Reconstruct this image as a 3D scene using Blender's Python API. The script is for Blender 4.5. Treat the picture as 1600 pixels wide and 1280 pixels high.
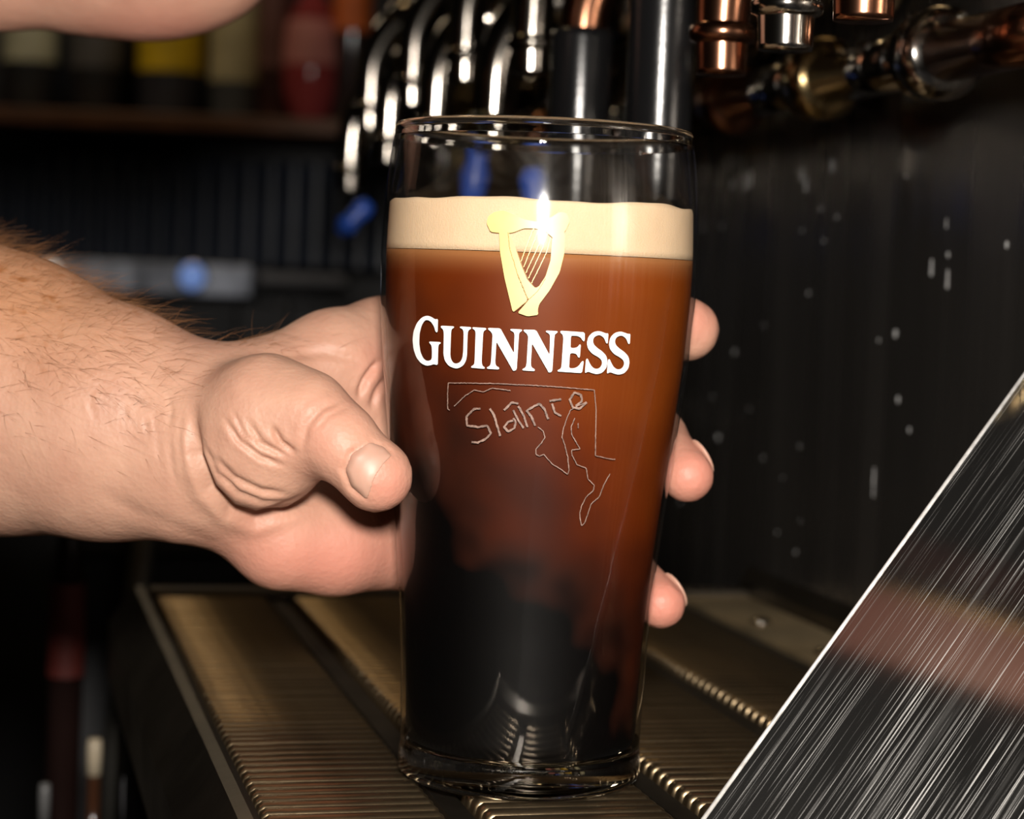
import bpy, bmesh, math, random
import numpy as np
from mathutils import Vector, Matrix
from mathutils.bvhtree import BVHTree

random.seed(4); rng = np.random.default_rng(4)
for o in list(bpy.data.objects): bpy.data.objects.remove(o)
scene = bpy.context.scene
COL = scene.collection

# ------------------------------------------------------------------ camera
F = 3220.0                                   # focal length in pixels of the 1600x1280 frame
PITCH = math.atan(199 / F); ROLL = math.radians(2.3)
_U = np.array([0, math.sin(PITCH), math.cos(PITCH)]); _FW = np.array([0, math.cos(PITCH), -math.sin(PITCH)])
_X = np.array([1.0, 0, 0])
CR = math.cos(ROLL) * _X + math.sin(ROLL) * _U
CU = math.cos(ROLL) * _U - math.sin(ROLL) * _X
def ray(px, py):
    return _FW + (px - 800) / F * CR - (py - 640) / F * CU
H = -(ray(810, 1207) * (0.5 / ray(810, 1207)[1]))[2]      # camera height above the tray
CAM = np.array([0, 0, H])
def P(px, py, Y):                             # point at distance Y in front of the camera
    r = ray(px, py); return CAM + r * (Y / r[1])
cd = bpy.data.cameras.new('camera'); cam = bpy.data.objects.new('camera', cd); COL.objects.link(cam)
cd.sensor_width = 36; cd.sensor_fit = 'HORIZONTAL'; cd.lens = 36 * F / 1600
cd.clip_start = 0.01; cd.clip_end = 50
cam.matrix_world = Matrix(((CR[0], CU[0], -_FW[0], 0), (CR[1], CU[1], -_FW[1], 0), (CR[2], CU[2], -_FW[2], H), (0, 0, 0, 1)))
cd.dof.use_dof = True; cd.dof.focus_distance = 0.468; cd.dof.aperture_fstop = 13.0
scene.camera = cam
scene.view_settings.view_transform = 'Standard'; scene.view_settings.look = 'None'
scene.view_settings.exposure = 0.0; scene.view_settings.gamma = 1.0
scene.view_settings.use_curve_mapping = False

# ------------------------------------------------------------------ world and lamps
w = bpy.data.worlds.new('world'); scene.world = w; w.use_nodes = True
w.node_tree.nodes['Background'].inputs[0].default_value = (1.0, 0.82, 0.62, 1)
w.node_tree.nodes['Background'].inputs[1].default_value = 0.004
def lamp(name, kind, loc, energy, color, size, target=None):
    l = bpy.data.lights.new(name, kind); l.energy = energy; l.color = color
    if kind == 'AREA': l.shape = 'DISK'; l.size = size
    else: l.shadow_soft_size = size
    o = bpy.data.objects.new(name, l); COL.objects.link(o); o.location = loc
    if target is not None:
        o.rotation_euler = (Vector(target) - Vector(loc)).to_track_quat('-Z', 'Y').to_euler()
    return o
lamp('phone_flash', 'AREA', (0.012, -0.01, H + 0.082), 5.5, (1.0, 0.93, 0.85), 0.056, (0, 0.5, H - 0.02))
lamp('bar_pendant', 'POINT', (-0.35, 1.15, H + 0.95), 3.0, (1.0, 0.70, 0.36), 0.05)
lamp('beam_fill', 'POINT', (0.95, -0.35, H + 0.72), 2.0, (1.0, 0.75, 0.48), 0.05)  # unseen lamp, added to light the underside of the beam
up = lamp('beam_spot', 'SPOT', (0.50, -0.80, H + 0.50), 9.5, (1.0, 0.78, 0.55), 0.03, (0.335, -0.297, 1.2))  # added spot that brightens only the unseen beam and its mirrored band
up.data.spot_size = math.radians(62); up.data.spot_blend = .4
lamp('bottle_fill', 'POINT', (-0.45, 1.78, H + 0.50), 0.85, (1.0, 0.8, 0.55), 0.05)  # unseen fill lamp, added to brighten the bottle labels

# ------------------------------------------------------------------ helpers
def mat(name, color=(.5, .5, .5), rough=.5, metal=0.0, var=0.0, vscale=60.0, bump=0.0, bscale=200.0, stretch=None, **kw):
    m = bpy.data.materials.new(name); m.use_nodes = True
    nt = m.node_tree; N = nt.nodes; L = nt.links; b = N['Principled BSDF']
    b.inputs['Base Color'].default_value = (*color, 1); b.inputs['Roughness'].default_value = rough
    b.inputs['Metallic'].default_value = metal
    for k, v in kw.items():
        b.inputs[k.replace('_', ' ')].default_value = v
    if var or bump:
        tc = N.new('ShaderNodeTexCoord'); mp = N.new('ShaderNodeMapping'); L.new(tc.outputs['Object'], mp.inputs[0])
        if stretch: mp.inputs['Scale'].default_value = stretch
    if var:
        n = N.new('ShaderNodeTexNoise'); n.inputs['Scale'].default_value = vscale; n.inputs['Detail'].default_value = 4
        L.new(mp.outputs[0], n.inputs['Vector'])
        r = N.new('ShaderNodeValToRGB'); r.color_ramp.elements[0].position = .3; r.color_ramp.elements[1].position = .7
        r.color_ramp.elements[0].color = (*[c * (1 - var) for c in color], 1)
        r.color_ramp.elements[1].color = (*[min(1, c * (1 + var)) for c in color], 1)
        L.new(n.outputs['Fac'], r.inputs[0]); L.new(r.outputs[0], b.inputs['Base Color'])
    if bump:
        n2 = N.new('ShaderNodeTexNoise'); n2.inputs['Scale'].default_value = bscale; n2.inputs['Detail'].default_value = 3
        L.new(mp.outputs[0], n2.inputs['Vector'])
        bp = N.new('ShaderNodeBump'); bp.inputs['Strength'].default_value = bump; bp.inputs['Distance'].default_value = .001
        L.new(n2.outputs['Fac'], bp.inputs['Height']); L.new(bp.outputs[0], b.inputs['Normal'])
    return m
def emit(name, color, s):
    m = mat(name, color, .5); b = m.node_tree.nodes['Principled BSDF']
    b.inputs['Emission Color'].default_value = (*color, 1); b.inputs['Emission Strength'].default_value = s; return m

def link(name, me, m=None, parent=None, smooth=True):
    o = bpy.data.objects.new(name, me); COL.objects.link(o)
    if m is not None and not me.materials: me.materials.append(m)
    if parent is not None: o.parent = parent
    if smooth: me.polygons.foreach_set('use_smooth', [True] * len(me.polygons))
    return o
def tag(o, label, cat=None, group=None, kind=None):
    o['label'] = label
    if cat: o['category'] = cat
    if group: o['group'] = group
    if kind: o['kind'] = kind
    return o
def empty(name, loc=(0, 0, 0), rz=0.0, parent=None):
    o = bpy.data.objects.new(name, None); COL.objects.link(o); o.location = loc; o.rotation_euler = (0, 0, rz)
    o.empty_display_size = .02
    if parent is not None: o.parent = parent
    return o
def mesh(name, verts, faces):
    me = bpy.data.meshes.new(name); me.from_pydata([tuple(map(float, v)) for v in verts], [], [tuple(map(int, f)) for f in faces])
    me.update(); return me
def lathe(prof, seg=48, axis='z', off=(0, 0, 0), close=False):
    """revolve (r, h) points; r == 0 makes a pole"""
    V = []; rings = []
    for r, h in prof:
        if r <= 1e-9: rings.append([len(V)]); V.append((0, 0, h))
        else:
            rings.append(list(range(len(V), len(V) + seg)))
            V += [(r * math.cos(2 * math.pi * i / seg), r * math.sin(2 * math.pi * i / seg), h) for i in range(seg)]
    Fc = []
    pairs = list(zip(rings[:-1], rings[1:])) + ([(rings[-1], rings[0])] if close else [])
    for a, b in pairs:
        for i in range(seg):
            j = (i + 1) % seg
            if len(a) == 1 and len(b) == 1: continue
            if len(a) == 1: Fc.append((a[0], b[j], b[i]))
            elif len(b) == 1: Fc.append((a[i], a[j], b[0]))
            else: Fc.append((a[i], a[j], b[j], b[i]))
    if axis == 'x': V = [(v[2], v[1], -v[0]) for v in V]
    V = [(v[0] + off[0], v[1] + off[1], v[2] + off[2]) for v in V]
    return V, Fc
def ball(r, off, sx=1.0):
    return lathe([(r * math.sin(math.pi * k / 10), -r * sx * math.cos(math.pi * k / 10)) for k in range(11)], 20, off=off)
def tube(pts, radii, seg=16, cap=True):
    pts = [Vector(p) for p in pts]; n = len(pts)
    if not hasattr(radii, '__len__'): radii = [radii] * n
    V = []; Fc = []; prev = None
    for i, p in enumerate(pts):
        t = (pts[min(i + 1, n - 1)] - pts[max(i - 1, 0)]).normalized()
        if prev is None: a = t.orthogonal().normalized()
        else: a = (prev - t * prev.dot(t)).normalized()
        prev = a; b = t.cross(a)
        for k in range(seg):
            an = 2 * math.pi * k / seg; V.append(p + (a * math.cos(an) + b * math.sin(an)) * radii[i])
    for i in range(n - 1):
        for k in range(seg):
            k2 = (k + 1) % seg; Fc.append((i * seg + k, i * seg + k2, (i + 1) * seg + k2, (i + 1) * seg + k))
    if cap:
        Fc.append(tuple(range(seg))[::-1]); Fc.append(tuple((n - 1) * seg + k for k in range(seg)))
    return V, Fc
def merge(*parts):
    V = []; Fc = []
    for v, f in parts:
        o = len(V); V += list(v); Fc += [tuple(i + o for i in q) for q in f]
    return V, Fc
def box(lo, hi, bevel=0.0):
    bm = bmesh.new(); bmesh.ops.create_cube(bm, size=1)
    for v in bm.verts: v.co = Vector([(lo[i] + hi[i]) / 2 + v.co[i] * (hi[i] - lo[i]) for i in range(3)])
    if bevel: bmesh.ops.bevel(bm, geom=list(bm.edges), offset=bevel, segments=2, affect='EDGES', profile=.5)
    bm.normal_update()
    V = [v.co.copy() for v in bm.verts]; bm.verts.index_update(); Fc = [tuple(v.index for v in f.verts) for f in bm.faces]
    bm.free(); return V, Fc
def copy_thing(o):
    c = o.copy(); COL.objects.link(c)
    for ch in o.children:
        d = ch.copy(); COL.objects.link(d); d.parent = c
        for g in ch.children:
            e = g.copy(); COL.objects.link(e); e.parent = d
    return c

# ------------------------------------------------------------------ shared materials
M = {}
M['chrome'] = mat('chrome', (.50, .47, .43), .13, 1.0, bump=.04, bscale=90)
M['copper'] = mat('copper', (.26, .12, .07), .22, 1.0, var=.25, vscale=90)
M['brass'] = mat('brass', (.42, .31, .15), .2, 1.0, var=.1)
M['black_plastic'] = mat('black_plastic', (.006, .006, .0065), .22, 0, bump=.06, bscale=500)
M['slat'] = mat('worn_steel_slat', (.30, .225, .135), .36, 1.0, var=.4, vscale=25, bump=.15, bscale=300)
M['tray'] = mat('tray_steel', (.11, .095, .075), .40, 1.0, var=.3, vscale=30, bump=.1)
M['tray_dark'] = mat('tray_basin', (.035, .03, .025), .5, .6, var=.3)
M['dark'] = mat('dark_cabinet', (.010, .010, .012), .55, 0, var=.4, vscale=8)
M['floor'] = mat('floor_tile', (.015, .014, .013), .6, 0, var=.4, vscale=6)
M['wood'] = mat('shelf_wood', (.11, .045, .02), .5, 0, var=.4, vscale=30, stretch=(1, 8, 8))

# ------------------------------------------------------------------ tray frame: u across, v along the taps
ANG = math.atan((800 + 24) / F)
def T(u, v, z=0.0):
    return Vector((u * math.cos(ANG) - v * math.sin(ANG), u * math.sin(ANG) + v * math.cos(ANG), z))

# ------------------------------------------------------------------ setting
def setting(name, vf, m, label, rz=0.0, smooth=False):
    o = link(name, mesh(name, *vf), m, smooth=smooth); o.rotation_euler = (0, 0, rz); o['kind'] = 'structure'; o['label'] = label
    return o
setting('floor', box((-3, -1.2, -.95), (3, 3, -.9)), M['floor'], 'dark floor behind the bar')
setting('wall_back', box((-3, 2.45, -.9), (3, 2.5, 2.2)), mat('back_wall', (.012, .012, .015), .6, 0, var=.3, vscale=5), 'near-black wall behind the back bar')

def splash_mat():
    m = mat('wet_backsplash', (.19, .175, .16), .2, .9); nt = m.node_tree; N = nt.nodes; L = nt.links; b = N['Principled BSDF']
    tc = N.new('ShaderNodeTexCoord'); mp = N.new('ShaderNodeMapping'); L.new(tc.outputs['Object'], mp.inputs[0])
    mp.inputs['Scale'].default_value = (1, 1, .05)
    n = N.new('ShaderNodeTexNoise'); n.inputs['Scale'].default_value = 45; n.inputs['Detail'].default_value = 5; L.new(mp.outputs[0], n.inputs['Vector'])
    r = N.new('ShaderNodeMapRange'); r.inputs['From Min'].default_value = .3; r.inputs['From Max'].default_value = .7
    r.inputs['To Min'].default_value = .12; r.inputs['To Max'].default_value = .4
    L.new(n.outputs['Fac'], r.inputs[0]); L.new(r.outputs[0], b.inputs['Roughness'])
    bp = N.new('ShaderNodeBump'); bp.inputs['Strength'].default_value = .35; bp.inputs['Distance'].default_value = .002
    L.new(n.outputs['Fac'], bp.inputs['Height']); L.new(bp.outputs[0], b.inputs['Normal'])
    return m
M['splash'] = splash_mat()
WU = .30                                      # backsplash position across the tray
setting('wall_right', box((WU, -.3, -.012), (WU + .03, 1.17, .62), .002), M['splash'], 'dark wet steel backsplash behind the beer taps', ANG)

# bar counter below the tray
cn = link('bar_counter', mesh('bar_counter', *box((.052, -.3, -.9), (.62, .80, -.0335), .004)), mat('counter_black', (.008, .008, .009), .8, 0, var=.3, Specular_IOR_Level=.05), smooth=False)
cn.rotation_euler = (0, 0, ANG); tag(cn, 'dark bar counter block under the drip tray', 'counter')

# ------------------------------------------------------------------ drip tray
tray = empty('drip_tray', (0, 0, 0), ANG)
tag(tray, 'wide slatted steel drip tray under the pint glass', 'drip tray')
V0, V1 = .375, .775
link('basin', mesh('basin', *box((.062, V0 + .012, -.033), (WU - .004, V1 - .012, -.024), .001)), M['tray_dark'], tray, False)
# front rim: a folded lip with a sloping face, then side and rear lips
def prism(poly, v0, v1):                      # poly in (u, z), extruded along v
    n = len(poly); V = [(u, v0, z) for u, z in poly] + [(u, v1, z) for u, z in poly]
    Fc = [(i, (i + 1) % n, n + (i + 1) % n, n + i) for i in range(n)] + [tuple(range(n))[::-1], tuple(range(n, 2 * n))]
    return V, Fc
link('front_lip', mesh('front_lip', *prism([(.0465, -.033), (.046, -.012), (.0555, .0008), (.0585, .0015), (.0605, .0005), (.0605, -.033)], V0, V1)), M['tray'], tray, False)
link('rear_lip', mesh('rear_lip', *prism([(WU - .004, -.033), (WU - .004, .004), (WU - .0005, .010), (WU - .0005, -.033)], V0, V1)), M['tray'], tray, False)
link('end_lip', mesh('end_lip', *box((.0605, V1 - .012, -.033), (WU - .004, V1, .0015), .001)), M['tray'], tray, False)
link('end_lip', mesh('end_lip', *box((.0605, V0, -.033), (WU - .004, V0 + .012, .0015), .001)), M['tray'], tray, False)
BARS = [.1075, .160, .2115, .2625]
for b in BARS:
    link('divider_bar', mesh('divider_bar', *prism([(b - .004, -.024), (b - .004, -.004), (b - .0028, -.0022), (b + .0028, -.0022), (b + .004, -.004), (b + .004, -.024)], V0 + .012, V1 - .012)), M['tray'], tray, False)
def slat_mesh(L):
    # a bar with a rounded crown and rounded ends
    prof = [(-.0023, -.006), (-.0023, -.0010), (-.0014, -.0002), (.0, 0), (.0014, -.0002), (.0023, -.0010), (.0023, -.006)]
    secs = [(0, .35), (.0007, .85), (.002, 1.0), (L - .002, 1.0), (L - .0007, .85), (L, .35)]
    V = []; n = len(prof)
    for u, s in secs: V += [(u, y * (.6 + .4 * s), z if z < -.005 else -.006 + (z + .006) * s) for y, z in prof]
    Fc = []
    for i in range(len(secs) - 1):
        for k in range(n):
            k2 = (k + 1) % n; Fc.append((i * n + k, i * n + k2, (i + 1) * n + k2, (i + 1) * n + k))
    Fc += [tuple(range(n))[::-1], tuple((len(secs) - 1) * n + k for k in range(n))]
    return mesh('slat', V, Fc)
spans = [(.0612, BARS[0] - .0042), (BARS[0] + .0042, BARS[1] - .0042), (BARS[1] + .0042, BARS[2] - .0042), (BARS[2] + .0042, BARS[3] - .0042)]
rows = np.arange(V0 + .016, V1 - .014, .0058)
for (u0, u1) in spans:
    me = slat_mesh(u1 - u0)
    for v in rows:
        s = link('slat', me, M['slat'], tray); s.location = (u0, v, random.uniform(-.00012, .00008)); s.rotation_euler = (0, 0, random.uniform(-.002, .002))
link('rear_plate', mesh('rear_plate', *box((BARS[3] + .0042, V0 + .012, -.006), (WU - .0042, V1 - .012, -.0005), .0008)), mat('plain_steel_plate', (.42, .33, .20), .55, .9, var=.3, vscale=25), tray, False)
for k, v in enumerate((.52, .58, .64, .70)):
    vv, ff = lathe([(0, .0018), (.002, .0016), (.0036, .0006), (.004, -.0006), (0, -.0006)], 20, off=(.276, v, 0))
    link('rivet', mesh('rivet', vv, ff), M['chrome'], tray)

# ------------------------------------------------------------------ pint glass
AX = lambda py: 810 + (1207 - py) * math.tan(ROLL)
base = P(810, 1207, .5); GX, GY = base[0], base[1]
PROF = [(1207, 187), (1199, 190.5), (1170, 190.5), (1158, 188.5), (1100, 190), (1040, 192), (960, 196), (860, 204.5), (760, 215.5), (640, 229.5),
        (560, 238), (470, 244.5), (400, 246), (320, 243), (260, 237.5), (200, 229)]
PZ = []; PR = []
for py, hp in PROF:
    p = P(AX(py), py, .5); PZ.append(p[2]); PR.append(hp / F * .5 * 1.003)
PZ = np.array(PZ); PR = np.array(PR)
# smooth interpolation of the outer radius over height
zf = np.linspace(PZ[0], PZ[-1], 400); rf = np.interp(zf, PZ, PR)
ker = np.exp(-np.linspace(-2, 2, 31) ** 2); ker /= ker.sum()
rs = np.convolve(np.pad(rf, 15, mode='reflect', reflect_type='odd'), ker, 'valid')
wgt = np.clip((zf - .010) / .006, 0, 1); rf = rf * (1 - wgt) + rs * wgt
R_out = lambda z: np.interp(z, zf, rf)
ZTOP = PZ[-1]; ZB = .0072
Z_F1 = P(AX(399), 399, .5)[2]; Z_F2 = P(AX(320), 320, .5)[2]

def glass_clear():
    m = bpy.data.materials.new('clear_glass'); m.use_nodes = True; b = m.node_tree.nodes['Principled BSDF']
    b.inputs['Base Color'].default_value = (.97, .98, .97, 1); b.inputs['Roughness'].default_value = .01
    b.inputs['Transmission Weight'].default_value = 1.0; b.inputs['IOR'].default_value = 1.5
    return m
def glass_film():
    """thin clear wall in contact with the drink: straight transmission plus Fresnel gloss"""
    m = bpy.data.materials.new('glass_wall'); m.use_nodes = True; nt = m.node_tree; N = nt.nodes; L = nt.links
    N.remove(N['Principled BSDF']); out = N['Material Output']
    g = N.new('ShaderNodeNewGeometry'); d = N.new('ShaderNodeVectorMath'); d.operation = 'DOT_PRODUCT'
    L.new(g.outputs['Normal'], d.inputs[0]); L.new(g.outputs['Incoming'], d.inputs[1])
    ab = N.new('ShaderNodeMath'); ab.operation = 'ABSOLUTE'; L.new(d.outputs['Value'], ab.inputs[0])
    om = N.new('ShaderNodeMath'); om.operation = 'SUBTRACT'; om.inputs[0].default_value = 1; L.new(ab.outputs[0], om.inputs[1]); om.use_clamp = True
    pw = N.new('ShaderNodeMath'); pw.operation = 'POWER'; pw.inputs[1].default_value = 5; L.new(om.outputs[0], pw.inputs[0])
    ma = N.new('ShaderNodeMath'); ma.operation = 'MULTIPLY_ADD'; ma.inputs[1].default_value = .95; ma.inputs[2].default_value = .045; L.new(pw.outputs[0], ma.inputs[0])
    t = N.new('ShaderNodeBsdfTransparent'); t.inputs[0].default_value = (.985, .985, .98, 1)
    gl = N.new('ShaderNodeBsdfGlossy'); gl.inputs['Roughness'].default_value = .02
    g2 = N.new('ShaderNodeBsdfGlossy'); g2.inputs['Roughness'].default_value = .11          # faint film of moisture
    mg = N.new('ShaderNodeMixShader'); mg.inputs[0].default_value = .16; L.new(gl.outputs[0], mg.inputs[1]); L.new(g2.outputs[0], mg.inputs[2])
    mx = N.new('ShaderNodeMixShader'); L.new(ma.outputs[0], mx.inputs[0]); L.new(t.outputs[0], mx.inputs[1]); L.new(mg.outputs[0], mx.inputs[2])
    L.new(mx.outputs[0], out.inputs['Surface']); return m
M['glass'] = glass_clear(); M['film'] = glass_film()

pint = empty('pint_glass', (GX, GY, 0))
tag(pint, 'tall pint glass of dark stout with cream head and white lettering, gripped by a hand', 'pint glass')
WALL = .0012
def wall(z): return WALL + .0006 * np.clip((z - Z_F2) / .02, 0, 1)
zo = np.concatenate([[0, .0012], np.linspace(.0025, ZB - .0005, 4), np.linspace(ZB + .001, ZTOP - .0009, 110)])
prof = [(0, .0012), (PR[0] * .80, .0012), (PR[0] * .86, .0002)]
prof += [(R_out(z) - (.0009 if z == 0 else 0), z) for z in zo]
rt = R_out(ZTOP); wt = float(wall(ZTOP))
prof += [(rt - wt * .15, ZTOP - .0003), (rt - wt * .5, ZTOP), (rt - wt * .85, ZTOP - .0003)]
zi = np.linspace(ZTOP - .0009, ZB + .004, 110)
prof += [(R_out(z) - wall(z), z) for z in zi]
ri = R_out(ZB) - WALL
prof += [(ri - .0004, ZB + .002), (ri - .0016, ZB + .0006), (ri - .004, ZB), (0, ZB)]
gv, gf = lathe(prof, 144)
gm = mesh('glass_body', gv, gf); gm.materials.append(M['glass']); gm.materials.append(M['film'])
wet = bpy.data.materials.new('wetted_glass'); wet.use_nodes = True; wn = wet.node_tree; wn.nodes.remove(wn.nodes['Principled BSDF'])
wt_ = wn.nodes.new('ShaderNodeBsdfTransparent'); wt_.inputs[0].default_value = (.985, .985, .98, 1); wn.links.new(wt_.outputs[0], wn.nodes['Material Output'].inputs['Surface'])
gm.materials.append(wet)                       # inner wall in optical contact with the drink: no reflection of its own
for p in gm.polygons:
    z = p.center[2]
    if Z_F2 + .0012 <= z < ZTOP - .0035: p.material_index = 1
    if ZB + .0022 < z < Z_F2 + .0012: p.material_index = 1 if math.hypot(p.center[0], p.center[1]) > R_out(z) - WALL * .5 else 2
glass_body = link('glass_body', gm, None, pint); glass_body['label'] = 'clear glass wall and thick foot'

def stout_mat():
    m = bpy.data.materials.new('stout'); m.use_nodes = True; nt = m.node_tree; N = nt.nodes; L = nt.links; b = N['Principled BSDF']
    tc = N.new('ShaderNodeTexCoord')
    nz = N.new('ShaderNodeTexNoise'); nz.inputs['Scale'].default_value = 34; nz.inputs['Detail'].default_value = 2.2; nz.inputs['Roughness'].default_value = .55
    L.new(tc.outputs['Object'], nz.inputs['Vector'])
    sp = N.new('ShaderNodeSeparateXYZ'); L.new(tc.outputs['Object'], sp.inputs[0])
    def mth(op, a, b_, c=None):
        n = N.new('ShaderNodeMath'); n.operation = op
        for i, v in enumerate((a, b_, c)):
            if v is None: continue
            if isinstance(v, (int, float)): n.inputs[i].default_value = v
            else: L.new(v, n.inputs[i])
        return n.outputs[0]
    # the settled black part climbs the glass on one side; brown bubbles still surge in the rest
    s = mth('MULTIPLY_ADD', sp.outputs['X'], 1.05, sp.outputs['Z'])
    nn = mth('MULTIPLY_ADD', nz.outputs['Fac'], .075, -.0375)
    s = mth('ADD', s, nn)
    r = N.new('ShaderNodeValToRGB'); e = r.color_ramp.elements
    mr = N.new('ShaderNodeMapRange'); mr.inputs['From Min'].default_value = .0; mr.inputs['From Max'].default_value = .16; L.new(s, mr.inputs[0])
    L.new(mr.outputs[0], r.inputs[0])
    stops = [(.0, (.0004, .0003, .0003)), (.30, (.0006, .0003, .0003)), (.355, (.022, .0052, .0024)), (.45, (.050, .0080, .0018)), (.62, (.105, .0165, .0013)), (.9, (.185, .037, .0020))]
    e[0].position, e[0].color = stops[0][0], (*stops[0][1], 1); e[1].position, e[1].color = stops[-1][0], (*stops[-1][1], 1)
    for p_, c_ in stops[1:-1]:
        q = e.new(p_); q.color = (*c_, 1)
    # creamy band just under the head
    mz = N.new('ShaderNodeMapRange'); mz.inputs['From Min'].default_value = Z_F1 - .0065; mz.inputs['From Max'].default_value = Z_F1 + .0002; L.new(sp.outputs['Z'], mz.inputs[0])
    pz = mth('POWER', mz.outputs[0], 2.2)
    mx = N.new('ShaderNodeMix'); mx.data_type = 'RGBA'; L.new(pz, mx.inputs['Factor']); L.new(r.outputs[0], mx.inputs['A']); mx.inputs['B'].default_value = (.33, .14, .05, 1)
    L.new(mx.outputs['Result'], b.inputs['Base Color']); b.inputs['Roughness'].default_value = .5
    b.inputs['Specular IOR Level'].default_value = .15
    return m
GAP = .00008
prof = [(0, ZB + .0004), (ri - .0045, ZB + .0004), (ri - .0018, ZB + .0009), (ri - .0006, ZB + .0022)]
prof += [(R_out(z) - WALL - GAP, z) for z in np.linspace(ZB + .0042, Z_F1, 80)] + [(0, Z_F1)]
sv, sf = lathe(prof, 144)
o = link('stout', mesh('stout', sv, sf), stout_mat(), pint); o['label'] = 'dark stout still surging brown above a settled black part'
# foam head
def foam():
    seg = 144; V = []; Fc = []
    rings = []
    zs = np.linspace(Z_F1 + .00015, Z_F2 - .0008, 8)
    for z in zs: rings.append([(R_out(z) - WALL - GAP, z, 0)])
    inner = [(1.0, 1), (.985, 1), (.96, 1), (.9, 1), (.75, 1), (.5, 1), (.25, 1)]
    for z in zs:
        r = R_out(z) - WALL - GAP
        V += [(r * math.cos(2 * math.pi * i / seg), r * math.sin(2 * math.pi * i / seg), z) for i in range(seg)]
    rt_ = R_out(Z_F2) - wall(Z_F2) - .0003
    for k, (f, _) in enumerate(inner):
        for i in range(seg):
            a = 2 * math.pi * i / seg
            wob = .00022 * math.sin(3 * a + 1) + .00018 * math.sin(7 * a + 2) + .0001 * math.sin(17 * a)
            bump_ = .0009 * math.exp(-((math.degrees(a) - 318) / 16) ** 2)       # higher foam stuck on one side
            z = Z_F2 - .0002 + wob + bump_ - .0008 * (1 - f) * 2 * (f > .9) - .0008 * (f <= .9) * .25 + .0002 * math.sin(40 * f * math.cos(a)) * (f < .95)
            V.append((rt_ * f * math.cos(a), rt_ * f * math.sin(a), z))
    nr = len(zs) + len(inner)
    for k in range(nr - 1):
        for i in range(seg):
            j = (i + 1) % seg; Fc.append((k * seg + i, k * seg + j, (k + 1) * seg + j, (k + 1) * seg + i))
    V.append((0, 0, Z_F2 - .0004)); c = len(V) - 1
    for i in range(seg): Fc.append(((nr - 1) * seg + i, (nr - 1) * seg + (i + 1) % seg, c))
    Fc.append(tuple(range(seg))[::-1])
    return V, Fc
o = link('foam_head', mesh('foam_head', *foam()), mat('foam', (.68, .49, .315), .7, 0, var=.05, vscale=120, bump=.2, bscale=2500, Subsurface_Weight=.2, Subsurface_Scale=.003, Subsurface_Radius=(1, .7, .4)), pint)
o['label'] = 'smooth cream foam head'

# --- print and etching that lie on the outer wall
def on_glass(px, py, off=.00006):
    px = np.asarray(px, float); py = np.asarray(py, float)
    r = _FW[None] + ((px - 800) / F)[:, None] * CR[None] - ((py - 640) / F)[:, None] * CU[None]
    lo = (GY - .05) / r[:, 1]; hi = GY / r[:, 1]
    for _ in range(40):
        t = (lo + hi) / 2; q = CAM[None] + r * t[:, None]
        d = np.hypot(q[:, 0] - GX, q[:, 1] - GY) - (R_out(q[:, 2]) + off)
        out = d > 0; lo = np.where(out, t, lo); hi = np.where(out, hi, t)
    q = CAM[None] + r * hi[:, None]
    return q - np.array([GX, GY, 0])
def sd_poly(x, y, poly):
    p = np.array(poly, float); d = np.full(x.shape, 1e9); s = np.zeros(x.shape, int); n = len(p)
    for i in range(n):
        a = p[i]; b = p[(i + 1) % n]; e = b - a; wx = x - a[0]; wy = y - a[1]
        t = np.clip((wx * e[0] + wy * e[1]) / max(e @ e, 1e-12), 0, 1)
        d = np.minimum(d, np.hypot(wx - e[0] * t, wy - e[1] * t))
        c = ((a[1] <= y) != (b[1] <= y))
        with np.errstate(divide='ignore', invalid='ignore'):
            xi = a[0] + (y - a[1]) / (e[1] if e[1] else 1e-12) * e[0]
        s += (c & (x < xi))
    return np.where(s % 2 == 1, -d, d)
def chaikin(p, n=1):
    for _ in range(n):
        q = []
        for i in range(len(p)):
            a = np.array(p[i], float); b = np.array(p[(i + 1) % len(p)], float)
            L_ = np.linalg.norm(b - a); k = min(.25, 2.0 / max(L_, 1e-6) * 1.0)
            q += [a + (b - a) * k, b - (b - a) * k]
        p = q
    return p
def fill(fn, x0, x1, y0, y1, h):
    """fill a 2D shape (signed distance) with small quads whose rim sits on the outline"""
    xs = np.arange(x0 - 2, x1 + 2, h); ys = np.arange(y0 - 2, y1 + 2, h); gx, gy = np.meshgrid(xs, ys, indexing='ij')
    c = fn(gx[:-1, :-1] + h / 2, gy[:-1, :-1] + h / 2) < .05
    used = np.zeros(gx.shape, bool); cnt = np.zeros(gx.shape, int)
    for di in (0, 1):
        for dj in (0, 1):
            sl = (slice(di, di + c.shape[0]), slice(dj, dj + c.shape[1])); used[sl] |= c; cnt[sl] += c
    rim = used & (cnt < 4)
    X = gx.copy(); Y = gy.copy()
    for _ in range(2):
        xr = X[rim]; yr = Y[rim]; d = fn(xr, yr); e = .2
        nx = (fn(xr + e, yr) - d) / e; ny = (fn(xr, yr + e) - d) / e
        X[rim] = xr - np.clip(d, -h, h) * nx; Y[rim] = yr - np.clip(d, -h, h) * ny
    idx = -np.ones(gx.shape, int); idx[used] = np.arange(used.sum())
    ii, jj = np.nonzero(c)
    quads = np.stack([idx[ii, jj], idx[ii, jj + 1], idx[ii + 1, jj + 1], idx[ii + 1, jj]], 1)
    return X[used], Y[used], quads
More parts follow.
